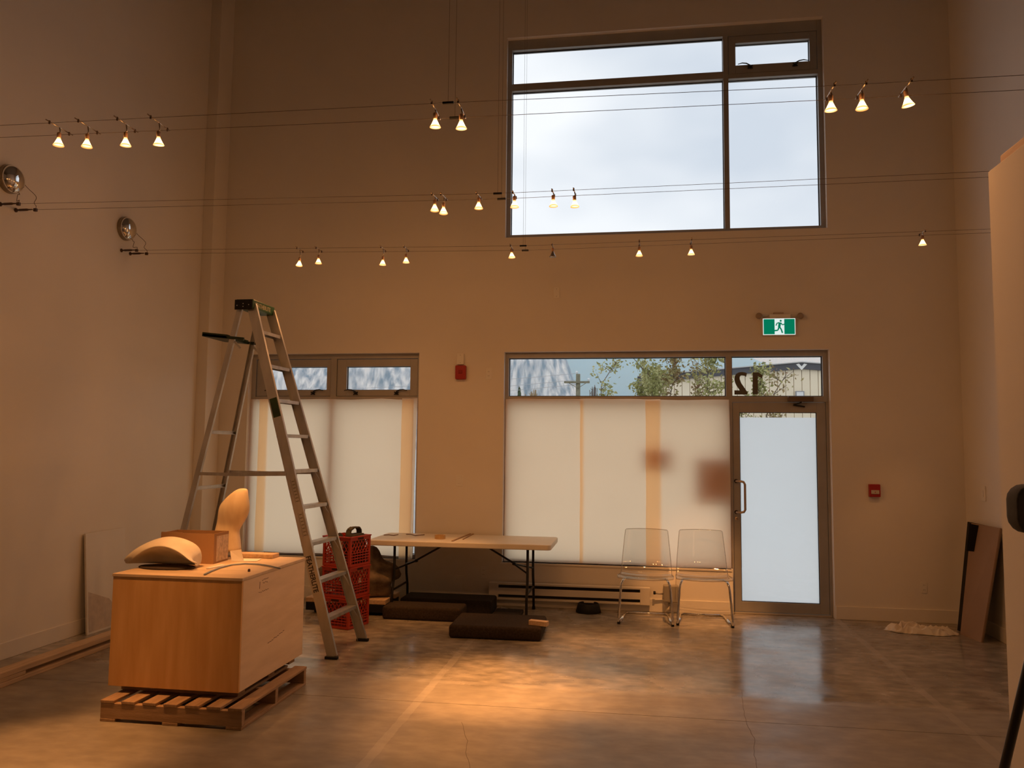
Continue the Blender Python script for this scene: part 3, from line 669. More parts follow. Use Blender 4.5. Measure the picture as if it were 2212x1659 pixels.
for k in range(9): mk.bar((cw+.0006, -cd+.38+.028*k, .245+.004*k+random.uniform(-.003, .003)), (cw+.0006, -cd+.404+.028*k, .245+.004*k+random.uniform(-.003, .006)), .004, .001, Vector((0, 0, 1)))
mk.build('scratch', PEN, t)
TOPZ = CZ1

# things lying on the crate
STONE = mat('carved_alabaster', (.62, .55, .44), rough=.55, col2=(.74, .68, .58), scale=7, bump=.06, bscale=25)
# shell shaped carving: an arched top that ends in a lip, hollowed in front
a0, b0 = at(281, 1224, Z=TOPZ), at(436, 1222, Z=TOPZ)
cx, cy = (a0.x+b0.x)/2+.02, 4.93; hwid = (b0.x-a0.x)/2
tops = [(283, 1212), (300, 1190), (320, 1176), (345, 1165), (368, 1160), (392, 1163), (415, 1172), (430, 1184), (437, 1199), (433, 1212)]
lips = [(282, 1221), (298, 1212), (318, 1197), (340, 1186), (362, 1184), (385, 1190), (405, 1203), (420, 1217), (428, 1222), (431, 1222)]
rings_ = []
for (tx, ty), (lx, ly) in zip(tops, lips):
    T = at(tx, ty, Y=cy+.10); Lp = at(lx, ly, Y=cy-.06); x = T.x
    zt = max(T.z-TOPZ, .012); zl = max(Lp.z-TOPZ, .004); wq = max(.25, min(1, zt/.12))
    mz = zt-zl
    sec = [(.10, .0), (.140, .012), (.148, zt*.5), (.130, zt*.88), (.09, zt), (.02, zl+mz*.80), (-.04, zl+mz*.38), (-.070, zl+.007), (-.073, zl-.001), (-.060, zl-.007), (.02, zl*.72), (.065, zl*.38), (.07, .002)]
    rings_.append([Vector((x-cx, yy*wq, zz)) for yy, zz in sec])
    for k, v in enumerate(rings_[-1]): v.x += (Lp.x-T.x)*.6*(1 if 7 <= k <= 9 else 0)
sh = MB().rings(rings_).build('stone_carving', STONE, smooth=True, sub=2, loc=None); sh.location = (cx, cy, TOPZ+.014)
tag(sh, 'pale carved stone shell with hollow front, lying on the plywood crate', 'sculpture')
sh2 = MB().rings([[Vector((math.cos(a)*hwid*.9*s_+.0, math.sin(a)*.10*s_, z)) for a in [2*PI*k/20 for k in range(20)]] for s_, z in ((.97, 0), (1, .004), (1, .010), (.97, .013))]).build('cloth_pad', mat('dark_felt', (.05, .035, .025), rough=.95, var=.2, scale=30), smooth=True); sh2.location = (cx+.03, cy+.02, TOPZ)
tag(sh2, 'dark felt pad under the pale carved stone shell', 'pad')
# cardboard box behind it
a0, b0 = at(337, 1205, Z=TOPZ), at(456, 1219, Z=TOPZ)
bx = thing('cardboard_box', 'open brown cardboard box on the crate behind the stone shell', 'box', (-3.062, 5.27, TOPZ), math.radians(2))
bw, bd, bh = .195, .105, .205
MB().box(-bw, bw, -bd, -bd+.005, .004, bh).build('front_wall', CARD, bx); MB().box(-bw, bw, bd-.005, bd, .004, bh).build('back_wall', CARD, bx)
MB().box(-bw, -bw+.005, -bd+.0055, bd-.0055, .004, bh).build('side_wall', CARD, bx)
sd = MB().box(bw-.005, bw, -bd+.0055, bd-.0055, .004, bh).build('side_wall', CARD, bx)
MB().box(-bw, bw, -bd, bd, 0, .0035).build('bottom', CARD, bx)
MB().box(bw+.0003, bw+.0012, -.07, .10, .012, bh-.02).build('packing_tape', mat('torn_tape', (.55, .42, .30), rough=.5, var=.25, scale=40), sd)
MB().box(-bw, -bw*.2, -bd-.035, -bd-.031, bh-.07, bh+.006, Matrix.Translation((0, .036, 0)) @ Matrix.Rotation(0, 4, 'X')).build('flap', CARD, bx)
# tall sculpture with its block
SCULP = mat('warm_alabaster', (.66, .52, .33), rough=.5, col2=(.80, .68, .48), scale=4, stretch=(3, 3, .8), bump=.08, bscale=20)
sc_c = at(497, 1203, Z=TOPZ+.03)
t = thing('sculpture', 'tall twisted pale stone sculpture standing at the back of the crate', 'sculpture', (sc_c.x, 5.555, TOPZ))
prof = [(1201, 462, 521), (1188, 458, 517), (1170, 459, 515), (1155, 462, 512), (1142, 466, 521), (1128, 470, 532), (1112, 473, 540), (1098, 478, 541.5), (1086, 489, 540), (1076, 499, 538), (1068, 508, 536), (1063, 517, 532)]
rg = []
for k, (py, xl, xr) in enumerate(prof):
    A = at(xl, py, Y=5.555); B = at(xr, py, Y=5.555); c = (A+B)/2; hw_ = (B.x-A.x)/2; dd = hw_*(.85 if k < 4 else .62); tw = k*.06
    rg.append([Vector((c.x-t.location.x+hw_*math.cos(a), dd*math.sin(a)+.02*math.sin(k*.6), c.z-TOPZ)) for a in [2*PI*j/14 for j in range(14)]])
z0_ = rg[0][0].z
for rgi in rg:
    for v in rgi: v.z = v.z-z0_+.0305
MB().rings(rg).build('carved_stone', SCULP, t, smooth=True, sub=2)
MB().box(-.09, .235, -.05, .06, 0, .030).build('wood_base', PINE, t, bevel=.004)
# folded card and paper
PW = mat('white_paper', (.80, .77, .72), rough=.7)
a0 = at(500, 1212, Z=TOPZ)
t = thing('folded_card', 'white folded note card standing open in front of the tall sculpture', 'card', (a0.x, a0.y, TOPZ+.0005))
e_ = at(555, 1213, Z=TOPZ)-a0; f_ = at(566, 1208, Z=TOPZ)-a0; g_ = at(520, 1207.5, Z=TOPZ)-a0
MB().add([(0, 0, 0), (e_.x, e_.y, .002), (f_.x, f_.y, .004), (g_.x, g_.y, .001)], [(0, 1, 2, 3)]).build('lower_leaf', PW, t, solid=.0006)
h0 = at(497, 1190, Y=a0.y+.01)-a0; h1 = at(521, 1187, Y=a0.y+.03)-a0; h2 = at(527, 1206, Y=a0.y+.03)-a0; h3 = at(523, 1196, Y=a0.y+.03)-a0
MB().add([(0, 0, .001), (h0.x, h0.y, h0.z), (h1.x, h1.y, h1.z), (h3.x, h3.y, h3.z), (h2.x, h2.y, .0)], [(0, 4, 3, 2, 1)]).build('upright_leaf', PW, t, solid=.0006)
a0 = at(437, 1232, Z=TOPZ); b0 = at(493, 1220, Z=TOPZ)
sh = MB().box(-.13, .13, -.014, .014, 0, .008).build('plastic_offcut', mat('milky_plastic', (.82, .78, .75), rough=.35), bevel=.003); sh.location = ((a0.x+b0.x)/2, (a0.y+b0.y)/2+.0, TOPZ+.0005); sh.rotation_euler = (0, 0, math.atan2(b0.y-a0.y, b0.x-a0.x)); sh.scale = (.62, 1, 1)
tag(sh, 'milky white strip lying between stone shell and blue hose', 'offcut')
cp = [(441, 1241), (455, 1234), (475, 1226), (500, 1220), (530, 1217.5), (560, 1219), (585, 1223), (605, 1228)]
pts = [at(*q, Z=TOPZ+.007) for q in cp]; o0 = pts[0].copy(); o0.z = TOPZ
ho = MB().tube([p-o0 for p in pts], .0055, 8).build('hose', mat('blue_grey_hose', (.26, .31, .42), rough=.4), smooth=True); ho.location = o0
tag(ho, 'thin blue grey hose curving across the crate lid', 'hose')
c = at(538, 1233, Z=TOPZ+.006)
bt = MB().lathe([(.006, 0), (.009, .003), (.008, .016), (.004, .019)], 8).build('screw_cap', mat('dark_cap', (.08, .05, .06), rough=.5), smooth=True); bt.location = (c.x, c.y, TOPZ)
tag(bt, 'small dark cap standing near the crate lid edge', 'cap')

# ------------------------------------------------------------------ stepladder
t = thing('stepladder', 'tall aluminium stepladder with green top cap, open beside the crate', 'ladder', (-2.32, 6.44, 0))
O = Vector((-2.32, 6.44, 0))
LZ = 2.86
fn, ff = Vector((-2.366, 6.138, .018))-O, Vector((-2.325, 6.746, .018))-O
tn, tf = Vector((-3.215, 6.262, LZ))-O, Vector((-3.205, 6.618, LZ))-O
def lerp(a, b_, k): return a+(b_-a)*k
FD = (fn-tn).normalized(); SX = Vector((1, 0, .28)).normalized()
MB().channel(fn, tn, .082, .028, .003, SX, (0, 1, 0)).build('front_rail', MILL, t)
MB().channel(ff, tf, .082, .028, .003, SX, (0, -1, 0)).build('front_rail', MILL, t)
for p in (fn, ff):
    MB().box(p.x-.055, p.x+.05, p.y-.018, p.y+.018, 0, .022).build('rubber_foot', BLACKP, t, bevel=.004)
for k in range(1, 10):
    z = k*LZ/9.75/LZ
    a, b_ = lerp(fn, tn, z), lerp(ff, tf, z)
    a = a+Vector((0, .003, 0)); b_ = b_-Vector((0, .003, 0))
    MB().channel(a, b_, .080, .028, .003, (1, 0, 0), (0, 0, -1)).build('step', MILL, t)
    if k <= 5:
        for q, s_ in ((a, 1), (b_, -1)):
            MB().bar(q+Vector((.028, s_*.075, -.026)), q+Vector((.065, s_*.006, -.13)), .010, .003, (1, 0, 0)).build('step_brace', MILL, t)
rn_t, rf_t = Vector((-3.325, 6.27, 2.83))-O, Vector((-3.315, 6.61, 2.83))-O
rn_b, rf_b = Vector((-3.88, 6.10, .018))-O, Vector((-3.90, 6.78, .018))-O
for a, b_, s_ in ((rn_b, rn_t, 1), (rf_b, rf_t, -1)):
    MB().channel(a, b_, .045, .026, .003, (1, 0, -.2), (0, s_, 0)).build('rear_rail', MILL, t)
    MB().box(a.x-.03, a.x+.03, a.y-.016, a.y+.016, 0, .022).build('rubber_foot', BLACKP, t, bevel=.004)
for z in (.26, .455, .62, .10):
    k = z*LZ/2.83
    MB().channel(lerp(rn_b, rn_t, k), lerp(rf_b, rf_t, k), .03, .018, .002, (0, 0, 1), (1, 0, 0)).build('rear_brace', MILL, t)
for s_, fa, ft, ra, rt in ((-1, fn, tn, rn_b, rn_t), (1, ff, tf, rf_b, rf_t)):
    k = 1.43/LZ; A, B = lerp(fa, ft, k), lerp(ra, rt, k)
    A = A+Vector((-.03, s_*.006, 0)); B = B+Vector((0, s_*.006, .01)); Mi = lerp(A, B, .52)+Vector((0, 0, -.006))
    MB().bar(A, Mi, .003, .026, (0, 1, 0)).bar(Mi+Vector((0, s_*.003, 0)), B+Vector((0, s_*.003, 0)), .003, .026, (0, 1, 0)).build('spreader', MILL, t)
GREEN = mat('green_moulded_plastic', (.018, .075, .03), rough=.45)
cap = MB().box(-3.345-O.x, -3.185-O.x, 6.235-O.y, 6.645-O.y, 2.828, 2.905).build('top_cap', GREEN, t, bevel=.008)
MB().box(-3.348-O.x, -3.19-O.x, 6.226-O.y, 6.2348-O.y, 2.815, 2.90).build('cap_end', BLACKP, cap, bevel=.003)
for dx, dz in ((.02, .025), (.075, .04), (.125, .03), (.075, .015)):
    MB().lathe([(.005, 0), (.004, .002)], 8, Matrix.Translation((-3.345-O.x+dx, 6.226-O.y, 2.825+dz)) @ Matrix.Rotation(PI/2, 4, 'X')).build('rivet', CHROME, cap)
text('cap_lettering', 'FEATHERLITE', .052, (-3.1843-O.x, 6.275-O.y, 2.846), (0, 1, 0), (0, 0, 1), mat('cream_print', (.55, .48, .33), rough=.5), cap, squash=.92)
# folded-out pail shelf at the back
sh_ = MB().box(-.395, -.02, -.02, .0, -.012, .012, Matrix.Translation((-3.245-O.x, 6.262-O.y, 2.565)) @ Matrix.Rotation(math.radians(6), 4, 'Y')).box(-.395, -.02, .34, .36, -.012, .012, Matrix.Translation((-3.245-O.x, 6.262-O.y, 2.565)) @ Matrix.Rotation(math.radians(6), 4, 'Y')).box(-.40, -.17, -.02, .36, -.018, .018, Matrix.Translation((-3.245-O.x, 6.262-O.y, 2.57)) @ Matrix.Rotation(math.radians(6), 4, 'Y')).build('pail_shelf', mat('dark_green_plastic', (.010, .030, .016), rough=.5), t, bevel=.003)
for y in (6.27, 6.60): MB().bar((-3.36-O.x, y-O.y, 2.55), (-3.30-O.x, y-O.y, 2.49), .004, .018, (0, 1, 0)).build('shelf_bracket', MILL, t)
# stickers and lettering on the near rail
def rail(k, off): return lerp(fn, tn, k) + SX*off + Vector((0, -.0012, 0))
UPR = (tn-fn).normalized(); AC = (SX-UPR*SX.dot(UPR)).normalized()
def sticker(name, k0, k1, w0, w1, m, th=.0008):
    a, b_ = lerp(fn, tn, k0), lerp(fn, tn, k1); y_ = Vector((0, -.0003, 0)); y2 = Vector((0, -.0003-th, 0))
    p = [a+AC*w0+y_, a+AC*w1+y_, b_+AC*w1+y_, b_+AC*w0+y_]; q = [v-y_+y2 for v in p]
    MB().add(p+q, [(0, 1, 2, 3), (7, 6, 5, 4), (0, 4, 5, 1), (1, 5, 6, 2), (2, 6, 7, 3), (3, 7, 4, 0)]).build(name, m, t)
sticker('warning_sticker', .665, .720, -.030, .034, mat('black_green_sticker', (.012, .02, .010), rough=.4, col2=(.03, .07, .02), scale=12))
SM = mat('stamped_print', (.20, .185, .165), rough=.5)
for k0, k1 in ((.420, .485), (.325, .392)):
    sticker('stamped_mark', k0, k1, .026, .030, SM, .0005); sticker('stamped_mark', k0, k1, -.010, -.007, SM, .0005)
    for j in range(7):
        a = k0+(k1-k0)*(j+.15)/7; sticker('stamped_mark', a, a+(k1-k0)*.045, -.002, .022, SM, .0005)
text('rail_lettering', 'FEATHERLITE', .058, lerp(fn, tn, .272)+AC*(-.026)+Vector((0, -.0012, 0)), -UPR, AC, mat('black_print', (.015, .013, .012), rough=.5), t, bold=.0012, squash=.86)

# ------------------------------------------------------------------ red milk crates
N_ = F(752, 1362); phi = math.radians(-17)
ex = Vector((math.cos(phi), math.sin(phi), 0)); ey = Vector((-math.sin(phi), math.cos(phi), 0))
CW = .315; base = N_ - ex*CW/2 + ey*CW/2
REDP = mat('red_crate_plastic', (.40, .034, .010), rough=.42)
def crate(z, label):
    t = thing('milk_crate', label, 'crate', (base.x, base.y, z), phi, 'stacked red milk crates')
    h = CW/2; hh = .279
    ring((-h, h, -h, h), (-h+.012, h-.012, -h+.012, h-.012), 0, 1)
    rim = MB()
    for a in (0, 1, 2, 3):
        Rz = Matrix.Rotation(a*PI/2, 4, 'Z')
        rim.box(-h, h, -h, -h+.012, hh-.04, hh, Rz); rim.box(-h-.004, h+.004, -h-.006, -h+.01, hh-.012, hh-.001, Rz)
    rim.build('rim', REDP, t)
    MB().box(-h+.006, h-.006, -h+.006, h-.006, 0, .008).build('base', REDP, t)
    for sx in (-1, 1):
        for sy in (-1, 1): MB().box(sx*(h-.012)-.013, sx*(h-.012)+.013, sy*(h-.012)-.013, sy*(h-.012)+.013, .006, hh-.012).build('corner_post', REDP, t, bevel=.005)
    for a in (0, 1, 2, 3):
        Rz = Matrix.Rotation(a*PI/2, 4, 'Z'); s = MB()
        s.box(-h, h, -h+.001, -h+.009, .006, .026, Rz); s.box(-h, h, -h+.0005, -h+.009, .046, .054, Rz)
        for zz in (.075, .10, .125): s.box(-h, h, -h+.0005, -h+.009, zz-.004, zz+.004, Rz)
        for k in range(-2, 8):
            for d in (-1, 1):
                x0 = -h+.02+k*.045; x1 = x0+d*.07; z0_, z1_ = .13, hh-.045
                def cl_(xa, za, xb, zb):
                    lo, hi = -h+.02, h-.02
                    if max(xa, xb) < lo or min(xa, xb) > hi: return None
                    def cut(x, z, x2, z2):
                        if x < lo: return lo, z+(z2-z)*(lo-x)/(x2-x)
                        if x > hi: return hi, z+(z2-z)*(hi-x)/(x2-x)
                        return x, z
                    return (*cut(xa, za, xb, zb), *cut(xb, zb, xa, za))
                q = cl_(x0, z0_, x1, z1_)
                if q and abs(q[3]-q[1]) > .01:
                    s.bar(Rz @ Vector((q[0], -h+.005, q[1])), Rz @ Vector((q[2], -h+.005, q[3])), .0065, .007, Rz @ Vector((0, 1, 0)))
        for k in range(7): s.box(-h+.036+k*.04, -h+.041+k*.04, -h+.001, -h+.008, .026, .13, Rz)
        pn = s.build('side_lattice', REDP, t)
        dk = MB().prism(rounded(-.045, .045, hh-.034, hh-.014, .009), Rz @ Vector((0, -h-.0005, 0)), Rz @ Vector((1, 0, 0)), (0, 0, 1), .0008).build('hand_hole', mat('crate_hole_dark', (.05, .008, .004), rough=.8), pn)
    return t
crate(0, 'red plastic milk crate on the floor, bottom of the stack')
c2 = crate(.2795, 'red plastic milk crate in the middle of the stack')
crate(.559, 'red plastic milk crate on top of the stack, filled with bags')
mk = MB(); h = CW/2
tri = [(-.022, -.018), (.022, -.018), (0, .022)]
for i in range(3):
    a, b_ = tri[i], tri[(i+1) % 3]; mk.bar((h+.0005, a[0], .15+a[1]), (h+.0005, b_[0], .15+b_[1]), .004, .001, Vector((0, b_[1]-a[1], -(b_[0]-a[0]))))
mk.bar((h+.0005, -.006, .14), (h+.0005, .006, .14), .008, .001, Vector((0, 0, 1)))
mk.build('triangle_mark', mat('white_print', (.72, .66, .58), rough=.5), c2)
zc_ = .559+.255
def lump(name, loc, rx, ry, rz, seed, m, label, cat, amp=.25, n=14, mm=9, flat=0.0):
    rg = []
    for i in range(mm+1):
        th = PI*i/mm; ring_ = []
        for j in range(n):
            a = 2*PI*j/n; d = Vector((math.sin(th)*math.cos(a), math.sin(th)*math.sin(a), -math.cos(th)))
            k = 1+amp*noise.noise(d*1.7+Vector((seed, 0, 0)))+amp*.4*noise.noise(d*4+Vector((0, seed, 0)))
            v = Vector((d.x*rx*k, d.y*ry*k, d.z*rz*k)); v.z = max(v.z, -rz*(1-flat)); ring_.append(v)
        rg.append(ring_)
    zb = min(v.z for r_ in rg for v in r_)
    for r_ in rg:
        for v in r_: v.z -= zb
    o = MB().rings(rg).build(name, m, smooth=True, sub=1); o.location = loc
    return tag(o, label, cat)
DKCL = mat('black_canvas', (.02, .018, .014), rough=.9, var=.3, scale=20)
lump('bag', (base.x-.085, base.y+.01, .575), .05, .09, .14, 3, DKCL, 'dark canvas bag inside the top milk crate beside the handled bag', 'bag', .12)
# a tool bag with a webbing handle loop
t = thing('tool_bag', 'black bag with a folded handle poking out of top milk crate', 'bag', (base.x+.075, base.y+.01, .569), phi)
MB().rings([[Vector((x*s_, y*s_, z)) for x, y in rounded(-.06, .06, -.10, .10, .025)] for s_, z in ((.9, 0), (1, .03), (1, .20), (.96, .26), (.8, .282))]).build('body', DKCL, t, smooth=True)
hp = [Vector((-.03, -.07, .275)), Vector((-.03, -.055, .318)), Vector((-.02, -.02, .338)), Vector((-.015, .05, .338)), Vector((-.02, .085, .31)), Vector((-.025, .095, .275))]
hm = MB()
for a, b_ in zip(hp[:-1], hp[1:]): hm.bar(a, b_, .055, .012, Vector((1, 0, 0)))
hm.build('handle', mat('olive_webbing', (.055, .05, .032), rough=.9, var=.2, scale=60), t)
wk = MB().box(-.012, .012, -.03, .03, 0, .13).build('wood_offcut', PINE, bevel=.002); wk.location = (base.x-.03, base.y-.118, .70); wk.rotation_euler = (.0, .0, 1.2)
tag(wk, 'small pale wood offcut sticking up in the top milk crate', 'wood block')

# ------------------------------------------------------------------ rough stone on timber behind the crates
bs = thing('timber_dolly', 'low black dolly with pale plank under the rough stone', 'dolly', (-2.86, 8.0, 0))
MB().box(-.42, .40, -.25, .25, .03, .11).build('black_base', BLACKP, bs, bevel=.006)
for x in (-.33, .31):
    for y in (-.19, .19): MB().tube([(x-.015, y, .0205), (x+.015, y, .0205)], .02, 12).build('caster', BLACKP, bs)
MB().box(-.42, .41, -.25, -.09, .1105, .155).build('plank', PINE, bs, bevel=.004); MB().box(-.42, .41, .09, .25, .1105, .155).build('plank', PINE, bs, bevel=.004)
lump('rough_stone', (-2.80, 8.0, .156), .38, .25, .24, 11, mat('brown_rock', (.07, .05, .035), rough=.95, col2=(.24, .18, .12), scale=9, bump=.9, bscale=14), 'rough brown stone block half hidden behind the red milk crates', 'stone', .55, 26, 16, .15)

# ------------------------------------------------------------------ folding table and what lies on it
TT = mat('table_plastic', (.74, .70, .63), rough=.5, var=.03, scale=6)
TX0, TX1, TY0, TY1, TZ = -2.655, -.806, 7.745, 8.485, .74
t = thing('folding_table', 'long folding table with pale plastic top and black legs', 'table', ((TX0+TX1)/2, (TY0+TY1)/2, 0))
tw, td = (TX1-TX0)/2, (TY1-TY0)/2
MB().prism(rounded(-tw, tw, -td, td, .05, 5), (0, 0, TZ-.052), (1, 0, 0), (0, 1, 0), .052).build('tabletop', TT, t, bevel=.008, segs=3)
for sx in (-1, 1):
    X_ = sx*(tw-.245)
    for sy in (-1, 1):
        yb = sy*(td-.085)
        MB().tube([(X_, sy*.215, TZ-.054), (X_, sy*.215, .42), (X_, sy*.225, .34), (X_, sy*(td-.10), .22), (X_-.0, yb, .016)], .0135, 10).build('leg', BLACK, t, smooth=True)
        MB().lathe([(.017, 0), (.017, .03)], 10, Matrix.Translation((X_, yb, 0))).build('leg_foot', BLACKP, t)
    MB().tube([(X_, -.225, .24), (X_, .225, .24)], .011, 8).build('crossbar', BLACK, t)
    MB().tube([(X_, -.215, TZ-.062), (X_, .215, TZ-.062)], .0135, 8).build('top_bar', BLACK, t)
    # folding brace: a fork at the leg, one stay up to the middle of the top
    fk = Vector((X_-sx*.17, 0, .50))
    MB().tube([(X_, -.20, .435), fk], .009, 8).tube([(X_, .20, .435), fk], .009, 8).build('brace_fork', BLACK, t)
    MB().tube([fk+Vector((sx*.02, 0, -.006)), (sx*.20, 0, TZ-.06)], .010, 8).build('stay', BLACK, t)
    MB().tube([fk+Vector((sx*.012, 0, -.004)), fk+Vector((-sx*.012, 0, .004))], .015, 10).build('lock_ring', BLACK, t)
def on_table(x, y): return at(x, y, Z=TZ)
c = on_table(948, 1165)
tp = MB().lathe([(.040, 0), (.055, 0), (.055, .038), (.040, .038)], 28, closed=True)
n_ = 28
for k in range(n_): tp.f.append((3*n_+k, 3*n_+(k+1) % n_, (k+1) % n_, k))
o = tp.build('tape_roll', mat('tan_tape', (.52, .33, .14), rough=.5), bevel=.002); o.location = (c.x, c.y+.05, TZ)
tag(o, 'tan roll of tape lying on the folding table', 'tape roll')
for (p, q, w, lb) in (((977, 1169.5), (1022, 1152), .018, 'rough wooden stick on the table, the wider of the two'), ((1000, 1166), (1028, 1151.5), .010, 'thin wooden stick on the table leaning along the wider stick')):
    a, b_ = on_table(*p), on_table(*q); L_ = (b_-a).length
    o = MB().add([(-L_/2, -w/2, 0), (L_/2, -w/2*.6, 0), (L_/2, w/2, 0), (-L_/2, w/2, 0), (-L_/2, -w/2, .008), (L_/2, -w/2*.6, .010), (L_/2, w/2, .010), (-L_/2, w/2, .008)], [(3, 2, 1, 0), (4, 5, 6, 7), (0, 1, 5, 4), (1, 2, 6, 5), (2, 3, 7, 6), (3, 0, 4, 7)]).build('wooden_stick', WOOD); o.location = ((a.x+b_.x)/2, (a.y+b_.y)/2, TZ); o.rotation_euler = (0, 0, math.atan2(b_.y-a.y, b_.x-a.x))
    tag(o, lb, 'stick')
for pts_, lb in (([(877, 1155), (888, 1155), (897, 1158), (905, 1157), (917, 1156)], 'crinkled brown wire lying on the table near the tape roll'), ([(829, 1156.5), (840, 1156), (850, 1157.5), (860, 1155.5)], 'short brown wire at the milk crate end of the table')):
    P = [on_table(*q) for q in pts_]; o0 = P[0].copy()
    o = MB().tube([p-o0+Vector((0, 0, .0045)) for p in P], .004, 6).build('wire_scrap', mat('rusty_wire', (.20, .10, .05), rough=.7), smooth=True); o.location = o0; tag(o, lb, 'wire')

# ------------------------------------------------------------------ floor pads, wood block, bowl
CARP = mat('brown_carpet', (.022, .014, .008), rough=1.0, col2=(.048, .030, .018), scale=60, bump=.5, bscale=220)
CARPD = mat('black_carpet', (.009, .007, .005), rough=1.0, col2=(.02, .014, .010), scale=60, bump=.5, bscale=220)
def pad(x0, x1, y0, y1, h, m, label, bev=.03, rz=0):
    o = MB().box(-(x1-x0)/2, (x1-x0)/2, -(y1-y0)/2, (y1-y0)/2, 0, h).build('floor_cushion', m, bevel=bev, segs=4); o.location = ((x0+x1)/2, (y0+y1)/2, 0); o.rotation_euler = (0, 0, rz)
    for p in o.data.polygons: p.use_smooth = True
    return tag(o, label, 'cushion')
pad(-1.635, -.815, 7.00, 7.56, .115, CARP, 'thick dark brown carpeted cushion on the floor in front of the table', .03, .02)
pad(-2.44, -1.66, 7.62, 7.93, .125, CARP, 'long dark brown carpeted cushion under the front of the table', .025)
pad(-2.36, -1.42, 7.945, 8.30, .15, CARPD, 'black cushion at the back under the table', .025)
pad(-1.40, -1.12, 7.80, 8.16, .045, CARPD, 'thin black mat under the table beside the black cushion', .015)
c = at(1163, 1352, Z=.115)
o = MB().box(-.085, .085, -.03, .03, 0, .042).build('wood_block', PINE, bevel=.003); o.location = (c.x, c.y+.02, .1155); o.rotation_euler = (0, 0, -.25)
tag(o, 'pale wood block lying on the corner of the brown cushion', 'wood block')
c = F(1271, 1322)
bo = MB().lathe([(.128, 0), (.130, .008), (.106, .088), (.100, .092), (.094, .088), (.088, .03), (.0, .026)], 36).build('pet_bowl', BLACKP, smooth=True); bo.location = (c.x, c.y, 0)
tag(bo, 'black pet bowl on the floor in front of the heater', 'bowl')

# ------------------------------------------------------------------ clear chairs
ACR = glass_mat('clear_acrylic', (.98, .975, .965), .085, .9); ACE = glass_mat('acrylic_edge', (.80, .76, .70), .22, .9)
def make_chair(label, loc, rz):
    t = thing('clear_chair', label, 'chair', loc, rz)
    # side profile of the shell (y, z, half width)
    prof = [(-.235, .432, .262), (-.215, .446, .265), (-.16, .447, .266), (-.05, .437, .262), (.07, .428, .255), (.15, .438, .250), (.195, .475, .247), (.222, .54, .243), (.252, .65, .233), (.280, .76, .222), (.298, .835, .214), (.302, .850, .205)]
    def shell(z0, z1):
        g = []
        for (y, z, w) in prof[z0:z1]:
            row = []
            for k in range(13):
                u = -1+2*k/12; dip = (1-u*u)
                if z < .46: row.append(Vector((u*w, y, z-.016*dip+(.006 if abs(u) == 1 else 0))))
                else: row.append(Vector((u*w, y+.028*dip-.01, z+(.006*dip if z > .8 else 0))))
            g.append(row)
        n = 13; f = [(i*n+k, i*n+k+1, (i+1)*n+k+1, (i+1)*n+k) for i in range(len(g)-1) for k in range(n-1)]
        m = MB().add([v for r_ in g for v in r_], f); return m
    shell(0, 6).build('seat', ACR, t, smooth=True, sub=1, solid=.007)
    shell(5, 12).build('backrest', ACR, t, smooth=True, sub=1, solid=.007)
    L1 = [Vector((-w-.001, y-(.01 if z >= .46 else 0), z+.004)) for (y, z, w) in prof]; R1 = [Vector((-v.x, v.y, v.z)) for v in L1]
    def row(y, z, w, top): return [Vector((u*w, y+((.028*(1-u*u)-.01) if top else 0), z+(.006*(1-u*u) if top else -.016*(1-u*u)+.002))) for u in [-1+k/6 for k in range(13)]]
    MB().tube(row(*prof[0], False)+R1[1:6], .0042, 6).tube(L1[0:6], .0042, 6).build('seat_edge', ACE, t, smooth=True)
    MB().tube(L1[5:11]+row(*prof[11], True)+R1[5:11][::-1], .0036, 6).build('back_edge', ACE, t, smooth=True)
    r_ = .0115
    for s_ in (-1, 1):
        MB().tube([(s_*.20, -.02, .405), (s_*.205, -.15, .412), (s_*.215, -.205, .405), (s_*.228, -.228, .375), (s_*.235, -.235, .33), (s_*.254, -.262, .06), (s_*.256, -.262, .028), (s_*.254, -.25, .0135), (s_*.246, -.22, .0125)], r_, 10).build('front_leg', CHROME, t, smooth=True)
        MB().tube([(s_*.246, -.22, .0125), (s_*.215, .20, .0125), (s_*.205, .235, .0125), (s_*.18, .25, .0125)], r_, 10).build('floor_runner', CHROME, t, smooth=True)
        MB().lathe([(.014, 0), (.014, .03)], 10, Matrix.Translation((s_*.254, -.255, 0))).build('glide', BLACKP, t)
    MB().tube([(-.18, .25, .0125), (.18, .25, .0125)], r_, 10).build('rear_bar', CHROME, t, smooth=True)
    MB().tube([(-.20, -.02, .405), (.20, -.02, .405)], r_*.8, 8).build('seat_bar', CHROME, t, smooth=True)
    return t
make_chair('clear acrylic chair with chrome legs in front of the heater end', (.102, 8.115, 0), math.radians(-2))
make_chair('clear acrylic chair with chrome legs beside the glass door', (.655, 8.165, 0), math.radians(-1))

# ------------------------------------------------------------------ left wall: leaning board and lumber
A = at(190, 1366, Z=0); B = at(182, 1152, X=XL+.022); C = at(268, 1140, X=XL+.022)
yy0, yy1, zt = B.y, C.y, (B.z+C.z)/2; xb = XL+.085
t = thing('white_board', 'white panel board leaning against the side wall behind the crate', 'board', (xb, (yy0+yy1)/2, 0))
th = .018; dx = XL+.018-xb
hy = (yy1-yy0)/2
m = MB().add([(0, -hy, 0), (th, -hy, 0), (th, hy, 0), (0, hy, 0), (dx, -hy, zt), (dx+th, -hy, zt), (dx+th, hy, zt), (dx, hy, zt)], [(3, 2, 1, 0), (4, 5, 6, 7), (0, 1, 5, 4), (1, 2, 6, 5), (2, 3, 7, 6), (3, 0, 4, 7)])
m.build('panel', mat('melamine_white', (.74, .71, .66), rough=.5, var=.03, scale=3), t, bevel=.002)
mk = MB()
k2 = zt*.45
